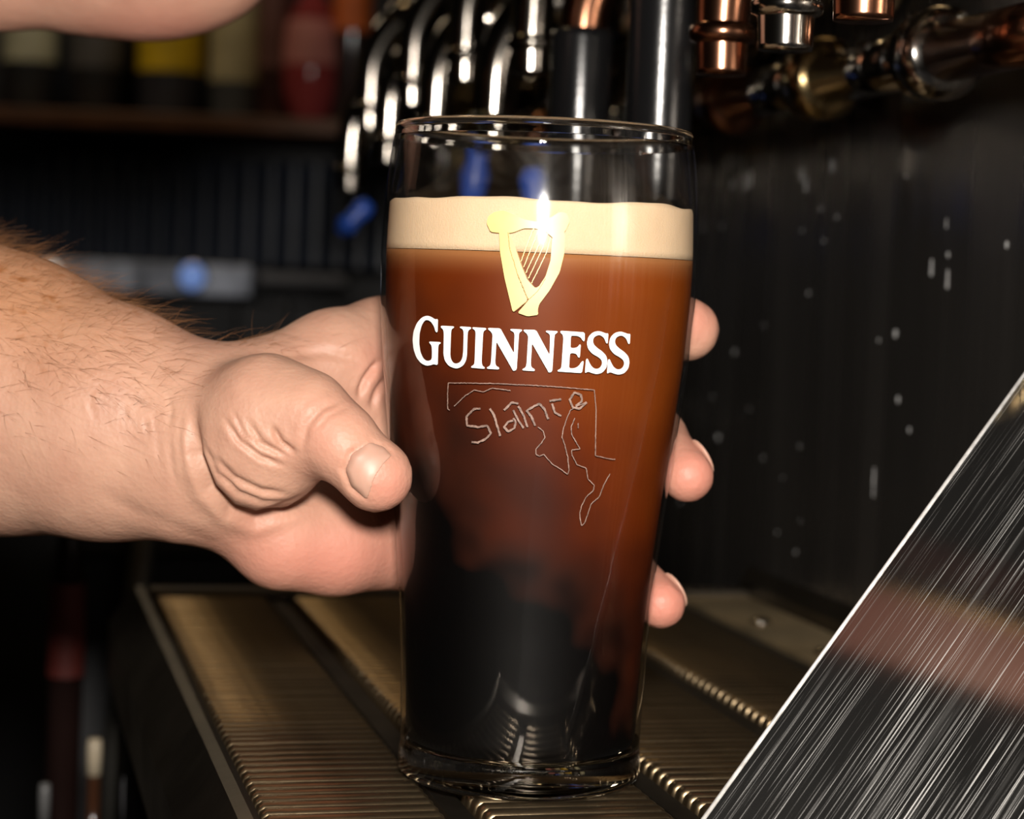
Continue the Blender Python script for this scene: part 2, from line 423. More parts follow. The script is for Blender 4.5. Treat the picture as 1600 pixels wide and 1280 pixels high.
def printed(name, polys, m, off=.00006, h=1.1, parent=pint, smooth=1):
    polys = [chaikin(p, smooth) for p in polys]
    fn = lambda x, y: np.minimum.reduce([sd_poly(x, y, p) for p in polys])
    al = np.concatenate([np.array(p) for p in polys]); lo = al.min(0); hi = al.max(0)
    X, Y, q = fill(fn, lo[0], hi[0], lo[1], hi[1], h)
    me = mesh(name, on_glass(X, Y, off), q); return link(name, me, m, parent)
def ribbon(name, lines, width, m, off=.00006, parent=pint):
    V = []; Fc = []
    for ln in lines:
        p = np.array(ln, float)
        d = np.r_[0, np.cumsum(np.hypot(*np.diff(p, axis=0).T))]; n = max(2, int(d[-1] / 2.0) + 1)
        s = np.linspace(0, d[-1], n); q = np.stack([np.interp(s, d, p[:, 0]), np.interp(s, d, p[:, 1])], 1)
        t = np.gradient(q, axis=0); t /= np.linalg.norm(t, axis=1)[:, None] + 1e-9
        nrm = np.stack([-t[:, 1], t[:, 0]], 1); wv = width * .5 * (.8 + .4 * rng.random(n))[:, None]
        q = q + rng.normal(0, .18, q.shape)
        a = q + nrm * wv; b = q - nrm * wv; o_ = len(V)
        pa = on_glass(a[:, 0], a[:, 1], off); pb = on_glass(b[:, 0], b[:, 1], off)
        V += list(pa) + list(pb); Fc += [(o_ + i, o_ + i + 1, o_ + n + i + 1, o_ + n + i) for i in range(n - 1)]
    return link(name, mesh(name, V, Fc), m, parent)

c1 = lambda L_: [(630 + x / 8, 480 + y / 8) for x, y in L_]
c2 = lambda L_: [(810 + x / 8, 490 + y / 8) for x, y in L_]
sh = lambda L_, dx, dy: [(x + dx, y + dy) for x, y in L_]
gG = c1([(435, 145), (400, 155), (350, 120), (295, 105), (230, 130), (170, 200), (130, 300), (117, 410), (130, 530), (165, 630), (220, 700), (290, 735), (350, 725), (380, 712), (432, 727), (438, 500), (445, 465), (470, 455), (468, 437), (325, 430), (325, 445), (355, 480), (360, 560), (357, 650), (330, 670), (290, 672), (250, 640), (215, 560), (200, 450), (205, 330), (230, 230), (265, 170), (300, 158), (345, 180), (385, 240), (405, 312), (430, 317)])
gU = c1([(470, 232), (635, 240), (635, 258), (605, 275), (598, 320), (588, 600), (600, 660), (630, 700), (665, 708), (710, 690), (740, 640), (750, 560), (757, 320), (745, 275), (708, 258), (710, 242), (850, 250), (850, 270), (815, 290), (805, 330), (797, 600), (785, 670), (750, 730), (690, 765), (640, 765), (570, 735), (520, 670), (503, 590), (508, 330), (500, 280), (470, 255)])
gI = c1([(865, 250), (1040, 262), (1038, 280), (1005, 300), (998, 340), (980, 680), (990, 735), (1020, 752), (1018, 772), (848, 757), (850, 740), (885, 722), (893, 680), (905, 330), (900, 290), (866, 268)])
gN = c1([(1060, 260), (1215, 265), (1385, 580), (1392, 340), (1380, 310), (1338, 290), (1340, 272), (1490, 280), (1480, 300), (1450, 320), (1445, 360), (1418, 785), (1375, 800), (1360, 770), (1165, 430), (1150, 690), (1160, 735), (1200, 755), (1198, 780), (1045, 770), (1047, 752), (1085, 735), (1098, 690), (1118, 345), (1100, 310), (1062, 280)])
gE = c2([(525, 215), (830, 235), (828, 345), (808, 345), (780, 300), (740, 280), (665, 275), (655, 300), (650, 430), (700, 432), (740, 420), (765, 385), (780, 390), (768, 550), (748, 550), (730, 510), (700, 497), (645, 495), (632, 685), (700, 685), (750, 660), (795, 595), (818, 595), (795, 745), (490, 725), (490, 708), (530, 690), (540, 650), (562, 310), (555, 265), (525, 240)])
gS = c2([(1125, 245), (1118, 375), (1098, 375), (1075, 310), (1035, 275), (1000, 268), (950, 290), (930, 335), (940, 385), (985, 430), (1050, 475), (1100, 530), (1115, 600), (1100, 680), (1050, 740), (980, 760), (920, 745), (870, 725), (835, 747), (832, 720), (845, 570), (865, 560), (885, 610), (920, 670), (970, 697), (1020, 680), (1048, 630), (1040, 580), (1000, 545), (920, 500), (870, 440), (855, 370), (875, 290), (930, 235), (1000, 217), (1060, 235), (1095, 250)])
M['print_white'] = mat('white_print', (.88, .86, .84), .4)
M['gold'] = mat('gold_print', (.78, .57, .20), .4, 0, var=.08, vscale=200)
M['gold_dark'] = mat('gold_line', (.30, .14, .03), .5)
M['etch'] = mat('etched_glass', (.22, .14, .11), .6, 0, var=.5, vscale=900)
wm = empty('lettering', parent=pint)
wm['label'] = 'white serif lettering'
for g in (gG, gU, gI, gN, sh(gN, 55.6, 2.6), gE, gS, sh(gS, 34.4, .8)):
    printed('letter', [g], M['print_white'], parent=wm)
c3 = lambda L_: [(740 + x / 6.4, 310 + y / 6.4) for x, y in L_]
harp = printed('harp_emblem', [
    c3([(255, 330), (265, 540), (310, 800), (390, 1130), (410, 1132), (540, 1020), (440, 780), (355, 500), (345, 330)]),
    c3([(345, 330), (420, 500), (480, 680), (540, 820), (620, 900), (665, 870), (610, 960), (545, 1012), (430, 740), (350, 480)]),
    c3([(900, 300), (915, 400), (905, 560), (860, 740), (760, 920), (655, 1060), (640, 1120), (648, 1165), (540, 1180), (440, 1145), (540, 1030), (620, 930), (720, 780), (770, 620), (785, 400), (820, 340)]),
    c3([(130, 250), (145, 180), (210, 135), (300, 120), (420, 170), (520, 215), (640, 235), (760, 200), (860, 135), (930, 145), (965, 230), (915, 330), (800, 400), (720, 330), (620, 300), (500, 300), (400, 340), (330, 350), (250, 345), (170, 335)])], M['gold'])
harp['label'] = 'gold harp emblem'
ribbon('harp_string', [c3([(470, 640), (560, 400), (600, 300)]), c3([(498, 690), (610, 420), (650, 310)]), c3([(522, 745), (650, 470), (700, 330)]), c3([(548, 800), (690, 500), (740, 350)]), c3([(580, 850), (730, 540), (770, 390)])], 1.3, M['gold'], .00006, harp)
ribbon('harp_outline', [c3([(345, 340), (360, 500), (440, 760), (545, 1010)]), c3([(412, 1128), (545, 1018), (640, 930), (720, 800)]), c3([(430, 520), (490, 690), (548, 820), (600, 880)])], 1.1, M['gold_dark'], .00011, harp)
c4 = lambda L_: [(680 + x / 4.923, 580 + y / 4.923) for x, y in L_]
et = ribbon('etched_outline', [c4(l) for l in (
    [(100, 90), (450, 95), (800, 112), (960, 122), (1225, 145), (1238, 300), (1232, 650), (1340, 675), (1385, 680)],
    [(100, 90), (95, 200), (95, 290), (112, 300)],
    [(145, 270), (230, 190), (300, 145), (370, 160), (440, 130), (580, 150)],
    [(790, 430), (830, 460), (845, 510), (815, 555), (775, 600), (775, 640), (800, 655), (835, 640), (900, 715), (960, 750), (1020, 795), (1030, 760), (1020, 660), (995, 560), (975, 510), (985, 450), (1010, 370), (1040, 300), (1090, 270), (1160, 240)],
    [(1075, 360), (1045, 430), (1050, 490), (1080, 540), (1115, 600), (1050, 605), (1050, 640), (1090, 720), (1160, 745), (1175, 830), (1225, 880), (1215, 920), (1160, 970), (1125, 1040), (1110, 1100), (1125, 1190), (1150, 1170), (1200, 1020), (1260, 970), (1300, 870), (1345, 790)],
    [(1100, 400), (1100, 440)])], 1.4, M['etch'])
et['label'] = 'fine etched map outline'
sl = ribbon('etched_script', [c4(l) for l in (
    [(350, 290), (300, 290), (240, 350), (245, 420), (330, 430), (400, 420), (430, 480), (390, 520), (330, 550), (280, 545)],
    [(420, 290), (450, 330), (480, 430), (500, 500)],
    [(600, 380), (560, 390), (530, 430), (560, 465), (610, 440), (620, 390), (600, 360)], [(530, 300), (590, 240), (640, 250)], [(600, 300), (640, 380), (680, 440)],
    [(640, 270), (680, 340), (710, 430)], [(700, 300), (740, 350), (770, 420)], [(710, 300), (760, 270), (800, 250), (840, 290), (870, 370)],
    [(880, 230), (970, 215)], [(900, 250), (920, 320), (970, 345)],
    [(1080, 270), (1130, 230), (1120, 180), (1070, 165), (1035, 220), (1060, 280), (1110, 290), (1165, 240)])], 3.2, M['etch'], .00007)
sl['label'] = 'etched handwritten word'

# ------------------------------------------------------------------ hands: implicit surface, meshed with surface nets
def surface_nets(S, org, h):
    nx, ny, nz = S.shape; ins = S < 0
    c = np.zeros((nx - 1, ny - 1, nz - 1), np.uint8)
    offs = [(i, j, k) for i in (0, 1) for j in (0, 1) for k in (0, 1)]
    for i, j, k in offs: c += ins[i:nx - 1 + i, j:ny - 1 + j, k:nz - 1 + k]
    act = (c > 0) & (c < 8); I = np.argwhere(act); idx = -np.ones(act.shape, np.int64); idx[act] = np.arange(len(I))
    acc = np.zeros((len(I), 3)); n = np.zeros(len(I))
    val = {o: S[I[:, 0] + o[0], I[:, 1] + o[1], I[:, 2] + o[2]] for o in offs}
    for a in offs:
        for ax in range(3):
            if a[ax]: continue
            b = list(a); b[ax] = 1; b = tuple(b); va = val[a]; vb = val[b]; m_ = (va < 0) != (vb < 0)
            t = np.where(m_, va / np.where(m_, va - vb, 1), 0); p = np.tile(np.array(a, float), (len(I), 1)); p[:, ax] = t
            acc[m_] += p[m_]; n[m_] += 1
    V = org + (I + acc / n[:, None]) * h
    Q = []
    for ax in range(3):
        u, v = (ax + 1) % 3, (ax + 2) % 3
        sl0 = [slice(None)] * 3; sl1 = [slice(None)] * 3; sl0[ax] = slice(0, -1); sl1[ax] = slice(1, None)
        a = ins[tuple(sl0)]; b = ins[tuple(sl1)]
        for flip, msk in ((0, a & ~b), (1, ~a & b)):
            E = np.argwhere(msk); E = E[(E[:, u] > 0) & (E[:, v] > 0) & (E[:, u] < S.shape[u] - 1) & (E[:, v] < S.shape[v] - 1)]
            def cell(du, dv):
                q = E.copy(); q[:, u] -= du; q[:, v] -= dv; return idx[q[:, 0], q[:, 1], q[:, 2]]
            f = np.stack([cell(1, 1), cell(0, 1), cell(0, 0), cell(1, 0)], 1)
            Q.append(f[:, ::-1] if flip else f)
    Q = np.concatenate(Q); Q = Q[(Q >= 0).all(1)]
    return V, Q
def smin(a, b, k):
    h_ = np.clip(.5 + .5 * (b - a) / k, 0, 1); return b + (a - b) * h_ - k * h_ * (1 - h_)
class Field:
    def __init__(s, lo, hi, h):
        s.h = h; s.org = np.array(lo, float)
        ax = [np.arange(lo[i], hi[i], h, dtype=np.float32) for i in range(3)]
        s.ax = ax; s.X, s.Y, s.Z = [a for a in np.meshgrid(*ax, indexing='ij', sparse=True)]
        s.S = np.full([len(a) for a in ax], 1.0, np.float32)
    def add(s, d, k): s.S = smin(s.S, d, k) if k > 0 else np.minimum(s.S, d)
    def cone(s, a, b, ra, rb, sy=1.0):
        a = np.array(a, float); b = np.array(b, float); e = b - a; e2 = e @ e
        px, py, pz = s.X - a[0], s.Y - a[1], s.Z - a[2]
        t = np.clip((px * e[0] + py * e[1] + pz * e[2]) / e2, 0, 1)
        return np.sqrt((px - e[0] * t) ** 2 + ((py - e[1] * t) / sy) ** 2 + (pz - e[2] * t) ** 2) - (ra + (rb - ra) * t)
    def ell(s, c, r, rot=0.0):                 # rot turns the ellipsoid in the x-z plane
        x, y, z = s.X - c[0], s.Y - c[1], s.Z - c[2]
        ca, sa = math.cos(rot), math.sin(rot); x, z = x * ca + z * sa, -x * sa + z * ca
        k0 = np.sqrt((x / r[0]) ** 2 + (y / r[1]) ** 2 + (z / r[2]) ** 2); k1 = np.sqrt((x / r[0] ** 2) ** 2 + (y / r[1] ** 2) ** 2 + (z / r[2] ** 2) ** 2) + 1e-9
        return k0 * (k0 - 1) / k1
    def chain(s, pts, sy=1.0, k=.004):         # (px, py, depth, r_px)
        d = None
        for (a, b) in zip(pts[:-1], pts[1:]):
            q = s.cone(P(*a[:3]), P(*b[:3]), a[3] / F * a[2], b[3] / F * b[2], sy); d = q if d is None else smin(d, q, k)
        return d
    def blob(s, px, py, Y, rx, ry, rd, rot=0.0):
        return s.ell(P(px, py, Y), (rx / F * Y, rd / F * Y, ry / F * Y), rot)
    def mesh(s): return surface_nets(s.S, s.org, s.h)

def biggest(V, Q):
    lab = np.arange(len(V))
    while True:
        m_ = lab[Q].min(1); new = lab.copy()
        for i in range(4): np.minimum.at(new, Q[:, i], m_)
        new = new[new]
        if (new == lab).all(): break
        lab = new
    keep = lab == np.bincount(lab).argmax(); idx = np.cumsum(keep) - 1
    return V[keep], idx[Q[keep[Q[:, 0]]]]
def project(V):
    d = V - CAM; w_ = d @ _FW; return 800 + F * (d @ CR) / w_, 640 - F * (d @ CU) / w_
def normals(V, Q):
    n = np.zeros_like(V); e = np.cross(V[Q[:, 2]] - V[Q[:, 0]], V[Q[:, 3]] - V[Q[:, 1]])
    for i in range(4): np.add.at(n, Q[:, i], e)
    return n / (np.linalg.norm(n, axis=1)[:, None] + 1e-12)
def relax(V, Q, it, lam=.5):
    for _ in range(it):
        a = np.zeros_like(V); c = np.zeros(len(V))
        for i in range(4):
            for j in (1, 3):
                np.add.at(a, Q[:, i], V[Q[:, (i + j) % 4]]); np.add.at(c, Q[:, i], 1)
        V = V + lam * (a / np.maximum(c, 1)[:, None] - V)
    return V
def subdivide(V, Q):
    """one Catmull-Clark-like split of a quad mesh"""
    nv = len(V); E = np.sort(np.concatenate([np.stack([Q[:, i], Q[:, (i + 1) % 4]], 1) for i in range(4)]), 1)
    U, inv = np.unique(E[:, 0] * nv + E[:, 1], return_inverse=True); a, b = U // nv, U % nv
    em = (V[a] + V[b]) / 2; fc = V[Q].mean(1); nq = len(Q); e = inv.reshape(4, nq) + nv; f = np.arange(nq) + nv + len(U)
    Vn = np.concatenate([V, em, fc])
    Qn = np.concatenate([np.stack([Q[:, i], e[i], f, e[(i - 1) % 4]], 1) for i in range(4)])
    return relax(Vn, Qn, 2, .5), Qn
def big_mesh(name, V, Q):
    me = bpy.data.meshes.new(name); me.vertices.add(len(V)); me.vertices.foreach_set('co', V.astype(np.float32).ravel())
    me.loops.add(Q.size); me.loops.foreach_set('vertex_index', Q.astype(np.int32).ravel())
    me.polygons.add(len(Q)); me.polygons.foreach_set('loop_start', np.arange(0, Q.size, 4, dtype=np.int32))
    me.update(calc_edges=True); me.validate(); return me
def dist_line(px, py, ln):
    d = np.full(px.shape, 1e9); par = np.zeros(px.shape); acc = 0.0; p = np.array(ln, float)
    for a, b in zip(p[:-1], p[1:]):
        e = b - a; t = np.clip(((px - a[0]) * e[0] + (py - a[1]) * e[1]) / (e @ e), 0, 1)
        q = np.hypot(px - a[0] - e[0] * t, py - a[1] - e[1] * t); c_ = q < d
        d = np.where(c_, q, d); par = np.where(c_, acc + np.sqrt(e @ e) * t, par); acc += np.sqrt(e @ e)
    return d, np.clip(np.minimum(par, acc - par) / (.22 * acc), 0, 1)
def skin_mat():
    m = bpy.data.materials.new('skin'); m.use_nodes = True; nt = m.node_tree; N = nt.nodes; L = nt.links; b = N['Principled BSDF']
    at = N.new('ShaderNodeAttribute'); at.attribute_name = 'blush'
    tc = N.new('ShaderNodeTexCoord')
    n = N.new('ShaderNodeTexNoise'); n.inputs['Scale'].default_value = 70; n.inputs['Detail'].default_value = 5; L.new(tc.outputs['Object'], n.inputs['Vector'])
    r = N.new('ShaderNodeValToRGB'); e = r.color_ramp.elements
    e[0].position, e[0].color = .3, (.40, .225, .155, 1); e[1].position, e[1].color = .72, (.51, .315, .22, 1)
    L.new(n.outputs['Fac'], r.inputs[0])
    mx = N.new('ShaderNodeMix'); mx.data_type = 'RGBA'; L.new(at.outputs['Fac'], mx.inputs['Factor']); L.new(r.outputs[0], mx.inputs['A']); mx.inputs['B'].default_value = (.56, .225, .165, 1)
    # freckles on the forearm
    a2 = N.new('ShaderNodeAttribute'); a2.attribute_name = 'tan'
    n3 = N.new('ShaderNodeTexNoise'); n3.inputs['Scale'].default_value = 210; n3.inputs['Detail'].default_value = 2; L.new(tc.outputs['Object'], n3.inputs['Vector'])
    r3 = N.new('ShaderNodeMapRange'); r3.inputs['From Min'].default_value = .60; r3.inputs['From Max'].default_value = .74; L.new(n3.outputs['Fac'], r3.inputs[0])
    mu = N.new('ShaderNodeMath'); mu.operation = 'MULTIPLY'; L.new(r3.outputs[0], mu.inputs[0]); L.new(a2.outputs['Fac'], mu.inputs[1])
    mt = N.new('ShaderNodeMix'); mt.data_type = 'RGBA'; L.new(a2.outputs['Fac'], mt.inputs['Factor']); L.new(mx.outputs['Result'], mt.inputs['A']); mt.inputs['B'].default_value = (.40, .195, .10, 1)
    m2 = N.new('ShaderNodeMix'); m2.data_type = 'RGBA'; L.new(mu.outputs[0], m2.inputs['Factor']); L.new(mt.outputs['Result'], m2.inputs['A']); m2.inputs['B'].default_value = (.28, .10, .03, 1)
    L.new(m2.outputs['Result'], b.inputs['Base Color'])
    b.inputs['Roughness'].default_value = .5; b.inputs['Specular IOR Level'].default_value = .35
    b.inputs['Subsurface Weight'].default_value = .18; b.inputs['Subsurface Scale'].default_value = .004; b.inputs['Subsurface Radius'].default_value = (1, .35, .2)
    n4 = N.new('ShaderNodeTexVoronoi'); n4.inputs['Scale'].default_value = 900; L.new(tc.outputs['Object'], n4.inputs['Vector'])
    bp = N.new('ShaderNodeBump'); bp.inputs['Strength'].default_value = .12; bp.inputs['Distance'].default_value = .0006
    L.new(n4.outputs['Distance'], bp.inputs['Height'])
    n5 = N.new('ShaderNodeTexNoise'); n5.inputs['Scale'].default_value = 260; n5.inputs['Detail'].default_value = 4; L.new(tc.outputs['Object'], n5.inputs['Vector'])
    bp2 = N.new('ShaderNodeBump'); bp2.inputs['Strength'].default_value = .22; bp2.inputs['Distance'].default_value = .0012
    L.new(n5.outputs['Fac'], bp2.inputs['Height']); L.new(bp.outputs[0], bp2.inputs['Normal']); L.new(bp2.outputs[0], b.inputs['Normal'])
    return m
M['skin'] = skin_mat()
M['nail'] = mat('nail', (.47, .27, .20), .45, 0, var=.08, vscale=150, Subsurface_Weight=.1, Subsurface_Scale=.002)

person = empty('person', (-.28, .52, 0))
tag(person, 'bartender with bare arms, one hand gripping the pint, the other raised near the taps', 'person')

# --- the hand on the glass
fd = Field((-.30, .432, .028), (.062, .582, .190), .0012)
def gp(ang, extra, py, R0=None):               # point beside the glass wall at a height read at pixel row py
    z = P(AX(py), py, .5)[2]; r = R_out(z) + extra; a = math.radians(ang)
    return np.array([GX + r * math.cos(a), GY + r * math.sin(a), z])
fd.add(fd.chain([(-700, 430, .56, 285), (-250, 545, .535, 250), (0, 617, .522, 219), (170, 662, .512, 183), (300, 697, .506, 150), (345, 705, .506, 138)], .82), 0)
fd.add(fd.chain([(320, 655, .512, 100), (420, 612, .515, 80), (520, 566, .524, 79), (600, 542, .536, 76)]), .010)            # index metacarpal, back of hand
fd.add(fd.blob(470, 720, .528, 190, 170, 95), .010)                                                                           # palm
fd.add(fd.chain([(370, 790, .512, 74), (440, 838, .512, 80), (520, 846, .518, 82), (640, 845, .535, 76)], 1.0), .007)         # heel of the hand
fd.add(fd.blob(412, 682, .4905, 112, 116, 95, -.3), .0085)                                                                      # thenar mound
fd.add(fd.chain([(420, 640, .490, 84), (480, 648, .485, 64), (530, 690, .481, 57), (585, 744, .4785, 50)]), .006)               # thumb
fd.add(fd.blob(590, 744, .4785, 53, 52, 48, .6), .004)
def finger(mcp, path, radii):
    pts = [mcp] + path; d = None
    for i in range(len(pts) - 1):
        q = fd.cone(pts[i], pts[i + 1], radii[i], radii[i + 1]); d = q if d is None else smin(d, q, .004)
    return d
fd.add(finger(P(600, 545, .537), [gp(118, .0085, 535), gp(70, .0078, 520), gp(30, .0066, 508), P(1066, 503, .520)], [.0115, .0098, .0086, .0072, .0060]), .006)
fd.add(finger(P(600, 655, .545), [gp(120, .0095, 668), gp(72, .0085, 690), P(1022, 684, .529), P(1074, 744, .511)], [.0120, .0102, .0090, .0076, .0067]), .005)
fd.add(finger(P(605, 760, .548), [gp(122, .0092, 800), gp(75, .0083, 850), P(972, 888, .532), P(1033, 944, .513)], [.0118, .0098, .0086, .0072, .0063]), .005)
fd.add(finger(P(615, 850, .545), [gp(125, .0085, 900), gp(92, .0075, 960), gp(66, .0068, 1010), gp(48, .0060, 1040)], [.0112, .0088, .0076, .0066, .0057]), .005)
rad = np.sqrt((fd.X - GX) ** 2 + (fd.Y - GY) ** 2)
gl_d = (rad - (R_out(fd.Z) + .0002)).astype(np.float32)
fd.S = -smin(-fd.S, np.broadcast_to(gl_d, fd.S.shape), .0008)
V, Q = biggest(*fd.mesh()); V = relax(V, Q, 3, .5)
V, Q = subdivide(V, Q)
nrm = normals(V, Q); px, py = project(V); facing = np.clip(-(nrm @ _FW), 0, 1)
front = np.clip((facing - .05) / .3, 0, 1)
creases = [  # polyline in the photograph, width px, depth m
    ([(303, 640), (301, 665), (305, 710), (326, 765), (360, 800), (400, 812), (453, 795), (500, 770)], 9, .0030),
    ([(349, 652), (372, 688), (408, 715), (446, 729)], 4.5, .0009), ([(385, 655), (408, 693), (453, 716)], 4.5, .0010),
    ([(424, 665), (438, 692), (462, 710)], 5, .0012), ([(331, 711), (363, 746), (408, 768), (456, 773)], 5, .0008), ([(340, 735), (372, 770), (410, 784), (455, 782)], 4, .0006),
    ([(362, 640), (382, 680), (420, 708)], 3.5, .0005), ([(318, 690), (340, 740), (370, 770)], 3.5, .0005),
    ([(440, 556), (506, 551), (555, 561), (568, 573)], 8, .0006), ([(594, 562), (571, 594), (560, 622)], 5, .0016), ([(604, 590), (588, 615), (580, 640)], 5, .0010),
    ([(538, 624), (502, 638), (480, 664), (470, 705)], 6, .0006), ([(548, 632), (512, 650), (490, 676)], 4, .0003),
    ([(578, 690), (548, 709), (537, 735), (547, 762), (575, 783)], 4.5, .0007), ([(578, 689), (602, 698), (615, 712)], 3.5, .0004),
    ([(150, 770), (218, 802), (272, 824), (317, 842), (354, 858)], 12, .0004),
    ([(140, 612), (143, 640), (150, 660)], 4, .0002), ([(192, 630), (198, 655)], 4, .0002), ([(226, 655), (232, 680)], 4, .0002), ([(262, 615), (268, 640), (264, 665)], 4, .0003),
    ([(285, 640), (280, 690), (288, 740)], 5, .0003), ([(265, 680), (268, 730), (280, 770)], 4, .00018), ([(240, 640), (246, 690), (250, 730)], 4, .00018),
    ([(1098, 690), (1106, 706), (1114, 728)], 3.5, .0006), ([(1050, 905), (1064, 922)], 3.5, .0005)]
disp = np.zeros(len(V))
for ln, wd, dp in creases:
    d, tp_ = dist_line(px, py, ln); dp = dp * (.1 + .9 * tp_); disp -= dp * np.exp(-(d / wd) ** 2) * front
    disp += dp * .13 * np.exp(-((d - wd * 2.1) / (wd * 1.1)) ** 2) * front        # puffed skin beside the fold
sel = V[:, 1] < .545
V = V + nrm * (disp * sel)[:, None]
# keep the skin out of the glass after the fold work
rr = np.hypot(V[:, 0] - GX, V[:, 1] - GY); lim = R_out(V[:, 2]) + .00015; bad = (rr < lim) & (V[:, 2] < ZTOP)
V[bad, 0] = GX + (V[bad, 0] - GX) * lim[bad] / rr[bad]; V[bad, 1] = GY + (V[bad, 1] - GY) * lim[bad] / rr[bad]
def gauss(cx, cy, sx, sy=None): return np.exp(-((px - cx) / sx) ** 2 - ((py - cy) / (sy or sx)) ** 2)
blush = .75 * gauss(520, 880, 180, 70) + .55 * gauss(610, 760, 45) + .30 * gauss(520, 690, 60) + .85 * gauss(1085, 740, 60, 60) + .95 * gauss(1040, 940, 60) + .6 * gauss(1090, 500, 40) + .35 * gauss(590, 570, 40, 60) + .15
tan_ = np.clip((300 - px) / 260, 0, 1) * np.clip((640 - py + (px * .22)) / 190, 0, 1)
arm_mesh = big_mesh('hand_on_glass', V, Q)
for nm, arr in (('blush', np.clip(blush, 0, 1)), ('tan', np.clip(tan_, 0, .85))):
    a = arm_mesh.attributes.new(nm, 'FLOAT', 'POINT'); a.data.foreach_set('value', arr.astype(np.float32))
arm_mesh.materials.append(M['skin'])
def under(o): o.parent = person; o.matrix_parent_inverse = Matrix.Translation((.28, -.52, 0)); return o
arm = under(link('arm_holding_glass', arm_mesh)); arm['label'] = 'bare hairy forearm and hand wrapped round the glass'
bvh = BVHTree.FromPolygons([tuple(v) for v in V], [tuple(q) for q in Q])
def on_skin(x, y, lift):
    r = Vector(ray(x, y)).normalized(); h_, n_, i_, d_ = bvh.ray_cast(Vector(CAM), r); return h_ + n_ * lift if h_ else None
# thumb nail: a thin curved plate
nail_poly = chaikin([(578, 691), (550, 709), (540, 735), (549, 760), (574, 781), (580, 764), (585, 748), (598, 727), (612, 713), (600, 699)], 2)
nfn = lambda x, y: sd_poly(x, y, nail_poly)
X, Y, q = fill(nfn, 536, 618, 688, 786, 2.2)
dd = nfn(X, Y); top = []; bot = []
for x, y, d in zip(X, Y, dd):
    lift = .00018 + .00045 * (1 - math.exp(d / 12)); p = on_skin(x, y, lift)
    top.append(p); bot.append(p + (p - Vector(CAM)).normalized() * .0008)
n = len(top); q = q[:, ::-1]
edges = {}
for f in q:
    for i in range(4): edges[(f[i], f[(i + 1) % 4])] = 1
side = [(b, a, a + n, b + n) for (a, b) in edges if (b, a) not in edges]
nail = under(link('thumb_nail', mesh('thumb_nail', relax(np.array(top + bot), np.concatenate([q, q[:, ::-1] + n]), 2, .4), list(map(tuple, q)) + [tuple(f[::-1] + n) for f in q] + side), M['nail']))
nail['label'] = 'short thumb nail'
for (fx, fy, fY, rz_, lb) in ((1097, 714, .5165, .35, 'middle'), (1055, 922, .5175, .45, 'ring')):
    v, f = ball(1.0, (0, 0, 0)); c = P(fx, fy, fY)
    Rm = Matrix.Rotation(-.55, 3, 'Y') @ Matrix.Rotation(rz_, 3, 'Z')
    o = under(link('finger_nail', mesh('finger_nail', [Rm @ Vector((p[0] * .0010, p[1] * .0040, p[2] * .0050)) + Vector(c) for p in v], f), M['nail']))
# arm hair
M['hair'] = mat('arm_hair', (.26, .115, .045), .45, 0, var=.3, vscale=400)
axis = np.array(P(300, 697, .506) - P(0, 617, .522)); axis /= np.linalg.norm(axis)
HV = []; HF = []
score = np.clip((330 - px) / 120, 0, 1) * (px > -620) * np.clip((nrm[:, 2] + .30) / .9, 0, 1) ** 1.2 * (np.abs(V[:, 1] - .52) < .05)
score += .9 * gauss(392, 538, 62, 16) * (nrm[:, 2] > .3) * (V[:, 1] > .505)
pr = score / score.sum(); pick = rng.choice(len(V), 5200, p=pr)
for i in pick:
    p0 = V[i]; nn = nrm[i]; L_ = rng.uniform(.005, .012); g = axis * rng.uniform(.5, 1.1) + nn * rng.uniform(.25, .75) + rng.normal(0, .28, 3)
    g /= np.linalg.norm(g); bend = axis * .35 + np.array([0, 0, -.45]) + rng.normal(0, .15, 3)
    sd = np.cross(g, rng.normal(0, 1, 3)); sd /= np.linalg.norm(sd); wv = rng.uniform(.00002, .000042); o_ = len(HV)
    sd2 = np.cross(g, sd)
    for k in range(4):
        t = k / 3; c = p0 + g * L_ * t + bend * L_ * .4 * t * t; ww = wv * (1 - .8 * t)
        HV += [c + sd * ww, c - sd * ww * .5 + sd2 * ww * .87, c - sd * ww * .5 - sd2 * ww * .87]
    for k in range(3):
        for s in range(3):
            s2 = (s + 1) % 3; HF.append((o_ + k * 3 + s, o_ + k * 3 + s2, o_ + k * 3 + 3 + s2, o_ + k * 3 + 3 + s))
hair = under(link('arm_hair', mesh('arm_hair', HV, HF), M['hair'])); hair['kind'] = 'stuff'; hair['label'] = 'reddish brown arm hair'

# --- the other arm, reaching to the tap lever
D2 = .63
f2 = Field((-.36, D2 - .075, .16), (.03, D2 + .075, .34), .002)
f2.add(f2.chain([(-1300, -90, D2 + .02, 190), (-600, -75, D2 + .01, 160), (-150, -62, D2, 122), (90, -50, D2, 93)], .85), 0)
f2.add(f2.blob(245, -32, D2, 170, 95, 105, .12), .010)                       # heel of the hand
f2.add(f2.chain([(160, -80, D2, 85), (330, -120, D2 + .005, 100), (400, -170, D2 + .01, 90)]), .014)
LV0 = P(330, -60, D2 - .002); LV1 = P(430, -330, D2 - .002)                   # lever grip axis
for k in range(4):
    t = .18 + k * .22; c = LV0 + (LV1 - LV0) * t; rx = .0165
    pts = [c + np.array([-.030, .028, -.004]), c + np.array([.004, .026, 0]), c + np.array([.024, .004, 0]), c + np.array([.010, -.021, 0]), c + np.array([-.010, -.020, 0])]
    rd = [.0125, .0108, .0098, .0088, .0075]; d = None
    for i in range(4):
        qd = f2.cone(pts[i], pts[i + 1], rd[i], rd[i + 1]); d = qd if d is None else smin(d, qd, .004)
    f2.add(d, .004)
